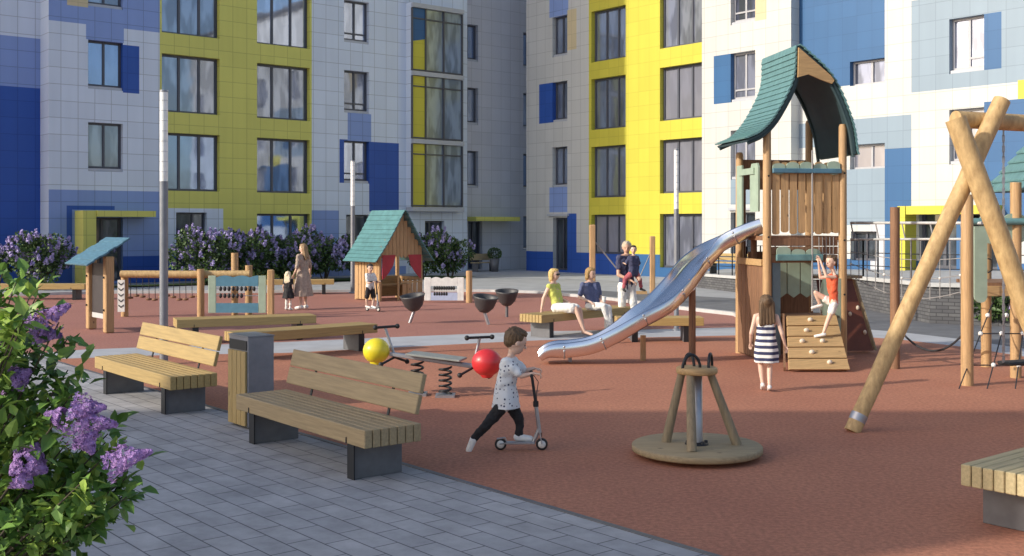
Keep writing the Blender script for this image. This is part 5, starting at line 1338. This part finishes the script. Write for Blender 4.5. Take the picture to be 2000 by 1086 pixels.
hair(P, HAIRB if False else mat('honey_hair', (.36, .22, .08), .55, bump=.8, var=.35, scale=50), 'bob'); shirt(P, DEN, .75, .0, 'top'); trousers(P, WCL, 1.85, 'trousers', 1.0); shoes(P, SHOE)
cp = P[1]['wrL']; cl = P[0].matrix_basis
c = thing('paper_cup', (Matrix.Translation(P[0].location) @ Matrix.Rotation(P[0].rotation_euler.z, 4, 'Z')) @ (cp+V((.07, .0, -.02))), 0, 'white paper cup in the hand of the seated woman in navy', 'cup')
MB().lathe([(.001, 0), (.03, 0), (.04, .10), (.001, .10)], seg=16).build('cup_body', WHT, c); MB().lathe([(.001, .10), (.043, .10), (.041, .115), (.001, .118)], seg=16).build('lid', WHT, c)

# --- standing man carrying a child
p = gnd(1224, 640); h = 1.80; J = stand(h); 
J['elL'] = V((.10, .21, 1.13)); J['wrL'] = V((.30, .10, 1.08)); J['elR'] = V((.05, -.24, 1.12)); J['wrR'] = V((.28, -.06, 1.00))
J['knL'] = V((.10, .10, .50)); J['anL'] = V((.13, .11, .08)); J['toL'] = V((.28, .13, .03)); J['knR'] = V((-.02, -.10, .50)); J['anR'] = V((-.12, -.11, .09)); J['toR'] = V((.02, -.12, .03))
P = person((bx(1224, 22.9), 22.9, .012), R(-62), 'man with short fair hair in dark shirt and white trousers carrying a toddler', h, J, SKIN, face_dir=(.8, -.5, -.1), vox=.010)
hair(P, mat('fair_grey_hair', (.50, .42, .32), .6, var=.3, scale=60)); shirt(P, NAVY, .62, .02); trousers(P, WCL, 1.9, 'trousers', 1.15); shoes(P, SHOE)
base = Matrix.Translation(P[0].location) @ Matrix.Rotation(P[0].rotation_euler.z, 4, 'Z')
hc = .98
J = {'head': (.0, 0, .50), 'neck': (0, 0, .40), 'chest': (0, 0, .30), 'waist': (0, 0, .18), 'pelvis': (0, 0, .09), 'shL': (0, .09, .36), 'shR': (0, -.09, .36), 'elL': (-.02, .14, .24), 'wrL': (-.10, .12, .17), 'elR': (-.03, -.14, .25), 'wrR': (-.12, -.13, .26),
     'hipL': (0, .05, .08), 'hipR': (0, -.05, .08), 'knL': (-.04, .16, -.03), 'anL': (-.03, .19, -.20), 'toL': (.05, .21, -.23), 'knR': (-.04, -.16, -.03), 'anR': (-.03, -.19, -.20), 'toR': (.05, -.21, -.23)}
P2 = person(base @ V((.25, 0, 1.06)), R(-62), 'dark-haired toddler in dusky red trousers carried by the man', hc, {k_: V(v)*1.15 for k_, v in J.items()}, SKINP, child=True, face_dir=(.8, -.5, 0), vox=.009)
hair(P2, HAIRD); shirt(P2, NAVY, .8, 0, fat=1.25); trousers(P2, PINK, 1.8, fat=1.25); shoes(P2, BLK, 1.2)
bgp = thing('shoulder_bag', base @ V((-.20, .12, .98)), R(-62), 'blue-grey shoulder bag at the side of the standing man', 'bag')
remesh(MB().box((0, 0, 0), (.14, .28, .32)).build('bag_body', mat('slate_cloth', (.13, .19, .25), .8), bgp), .02, 6); MB().tube([(0, -.10, .12), (.08, -.12, .35), (.12, -.02, .44), (.08, .10, .35), (0, .10, .12)], .012, 6).build('strap', BLK, bgp)

# --- woman in long dress with small girl, far left
Yw = gnd(0, 605).y; h = 1.66; J = stand(h); J['wrR'] = V((.05, -.32, .88)); J['elR'] = V((.0, -.27, 1.05)); J['wrL'] = V((.12, .22, .88)); J['elL'] = V((-.02, .26, 1.05))
P = person((bx(592, Yw), Yw, .012), R(150), 'woman with long fair hair in long beige dress standing before the bushes', h, J, SKINP, face_dir=(1, .3, -.1), vox=.012)
hair(P, mat('light_brown_hair', (.30, .19, .10), .55, bump=.8, var=.3, scale=50), 'long', .011); shirt(P, BEIG, .9, 0, 'bodice')
skirt(P, 'dress_skirt', BEIG, [((0, 0, 1.02), .12, .15), ((0, 0, .92), .15, .18), ((0, 0, .7), .19, .22), ((0, 0, .48), .23, .26), ((0, 0, .34), .25, .28)], folds=9, amp=.03); shoes(P, SHOE, 1.2)
Yg = gnd(0, 606).y; h = .98; J = stand(h, True)
P = person((bx(563, Yg-.1), Yg-.1, .012), R(75), 'small light-haired girl in short black dress beside the woman in the long dress', h, J, SKINP, child=True, vox=.010)
hair(P, HAIRW, 'long', .010); shirt(P, BCL, .5, 0, 'bodice', 1.1); skirt(P, 'dress_skirt', BCL, [((0, 0, .56), .09, .11), ((0, 0, .45), .11, .13), ((0, 0, .30), .13, .15)], folds=6, amp=.015); shoes(P, SHOE, 1.3)
cloth(P, 'tights', WCL, [('knL', 'anL', .058, .045), ('knR', 'anR', .058, .045)])

# --- boy with scooter by the playhouse
Ys = gnd(0, 608).y-.1; h = 1.18; J = stand(h, True)
J['elL'] = V((.08, .15, .70)); J['wrL'] = V((.20, .11, .74)); J['elR'] = V((.08, -.15, .70)); J['wrR'] = V((.20, -.11, .74)); 
for S, x in (('L', .06), ('R', -.08)): J['an'+S].z += .07; J['to'+S].z += .07; J['an'+S].x += x; J['to'+S].x += x; J['kn'+S].x += x*.8; J['an'+S].y *= .5; J['to'+S].y *= .4
P = person((bx(723, Ys), Ys, .012), R(-40), 'boy in white shirt and black shorts standing on a scooter by the playhouse', h, J, SKINP, child=True, face_dir=(.9, -.3, -.1), vox=.010)
hair(P, HAIRD, 'short', .010); shirt(P, WCL, .7, 0, fat=1.05); trousers(P, BCL, .85, 'shorts'); shoes(P, SHOE)
scooter((bx(723, Ys)+.10*cos(R(-40)), Ys+.10*sin(R(-40)), .012), R(-40), 'dark kick scooter ridden by the boy near the playhouse', 1.06)
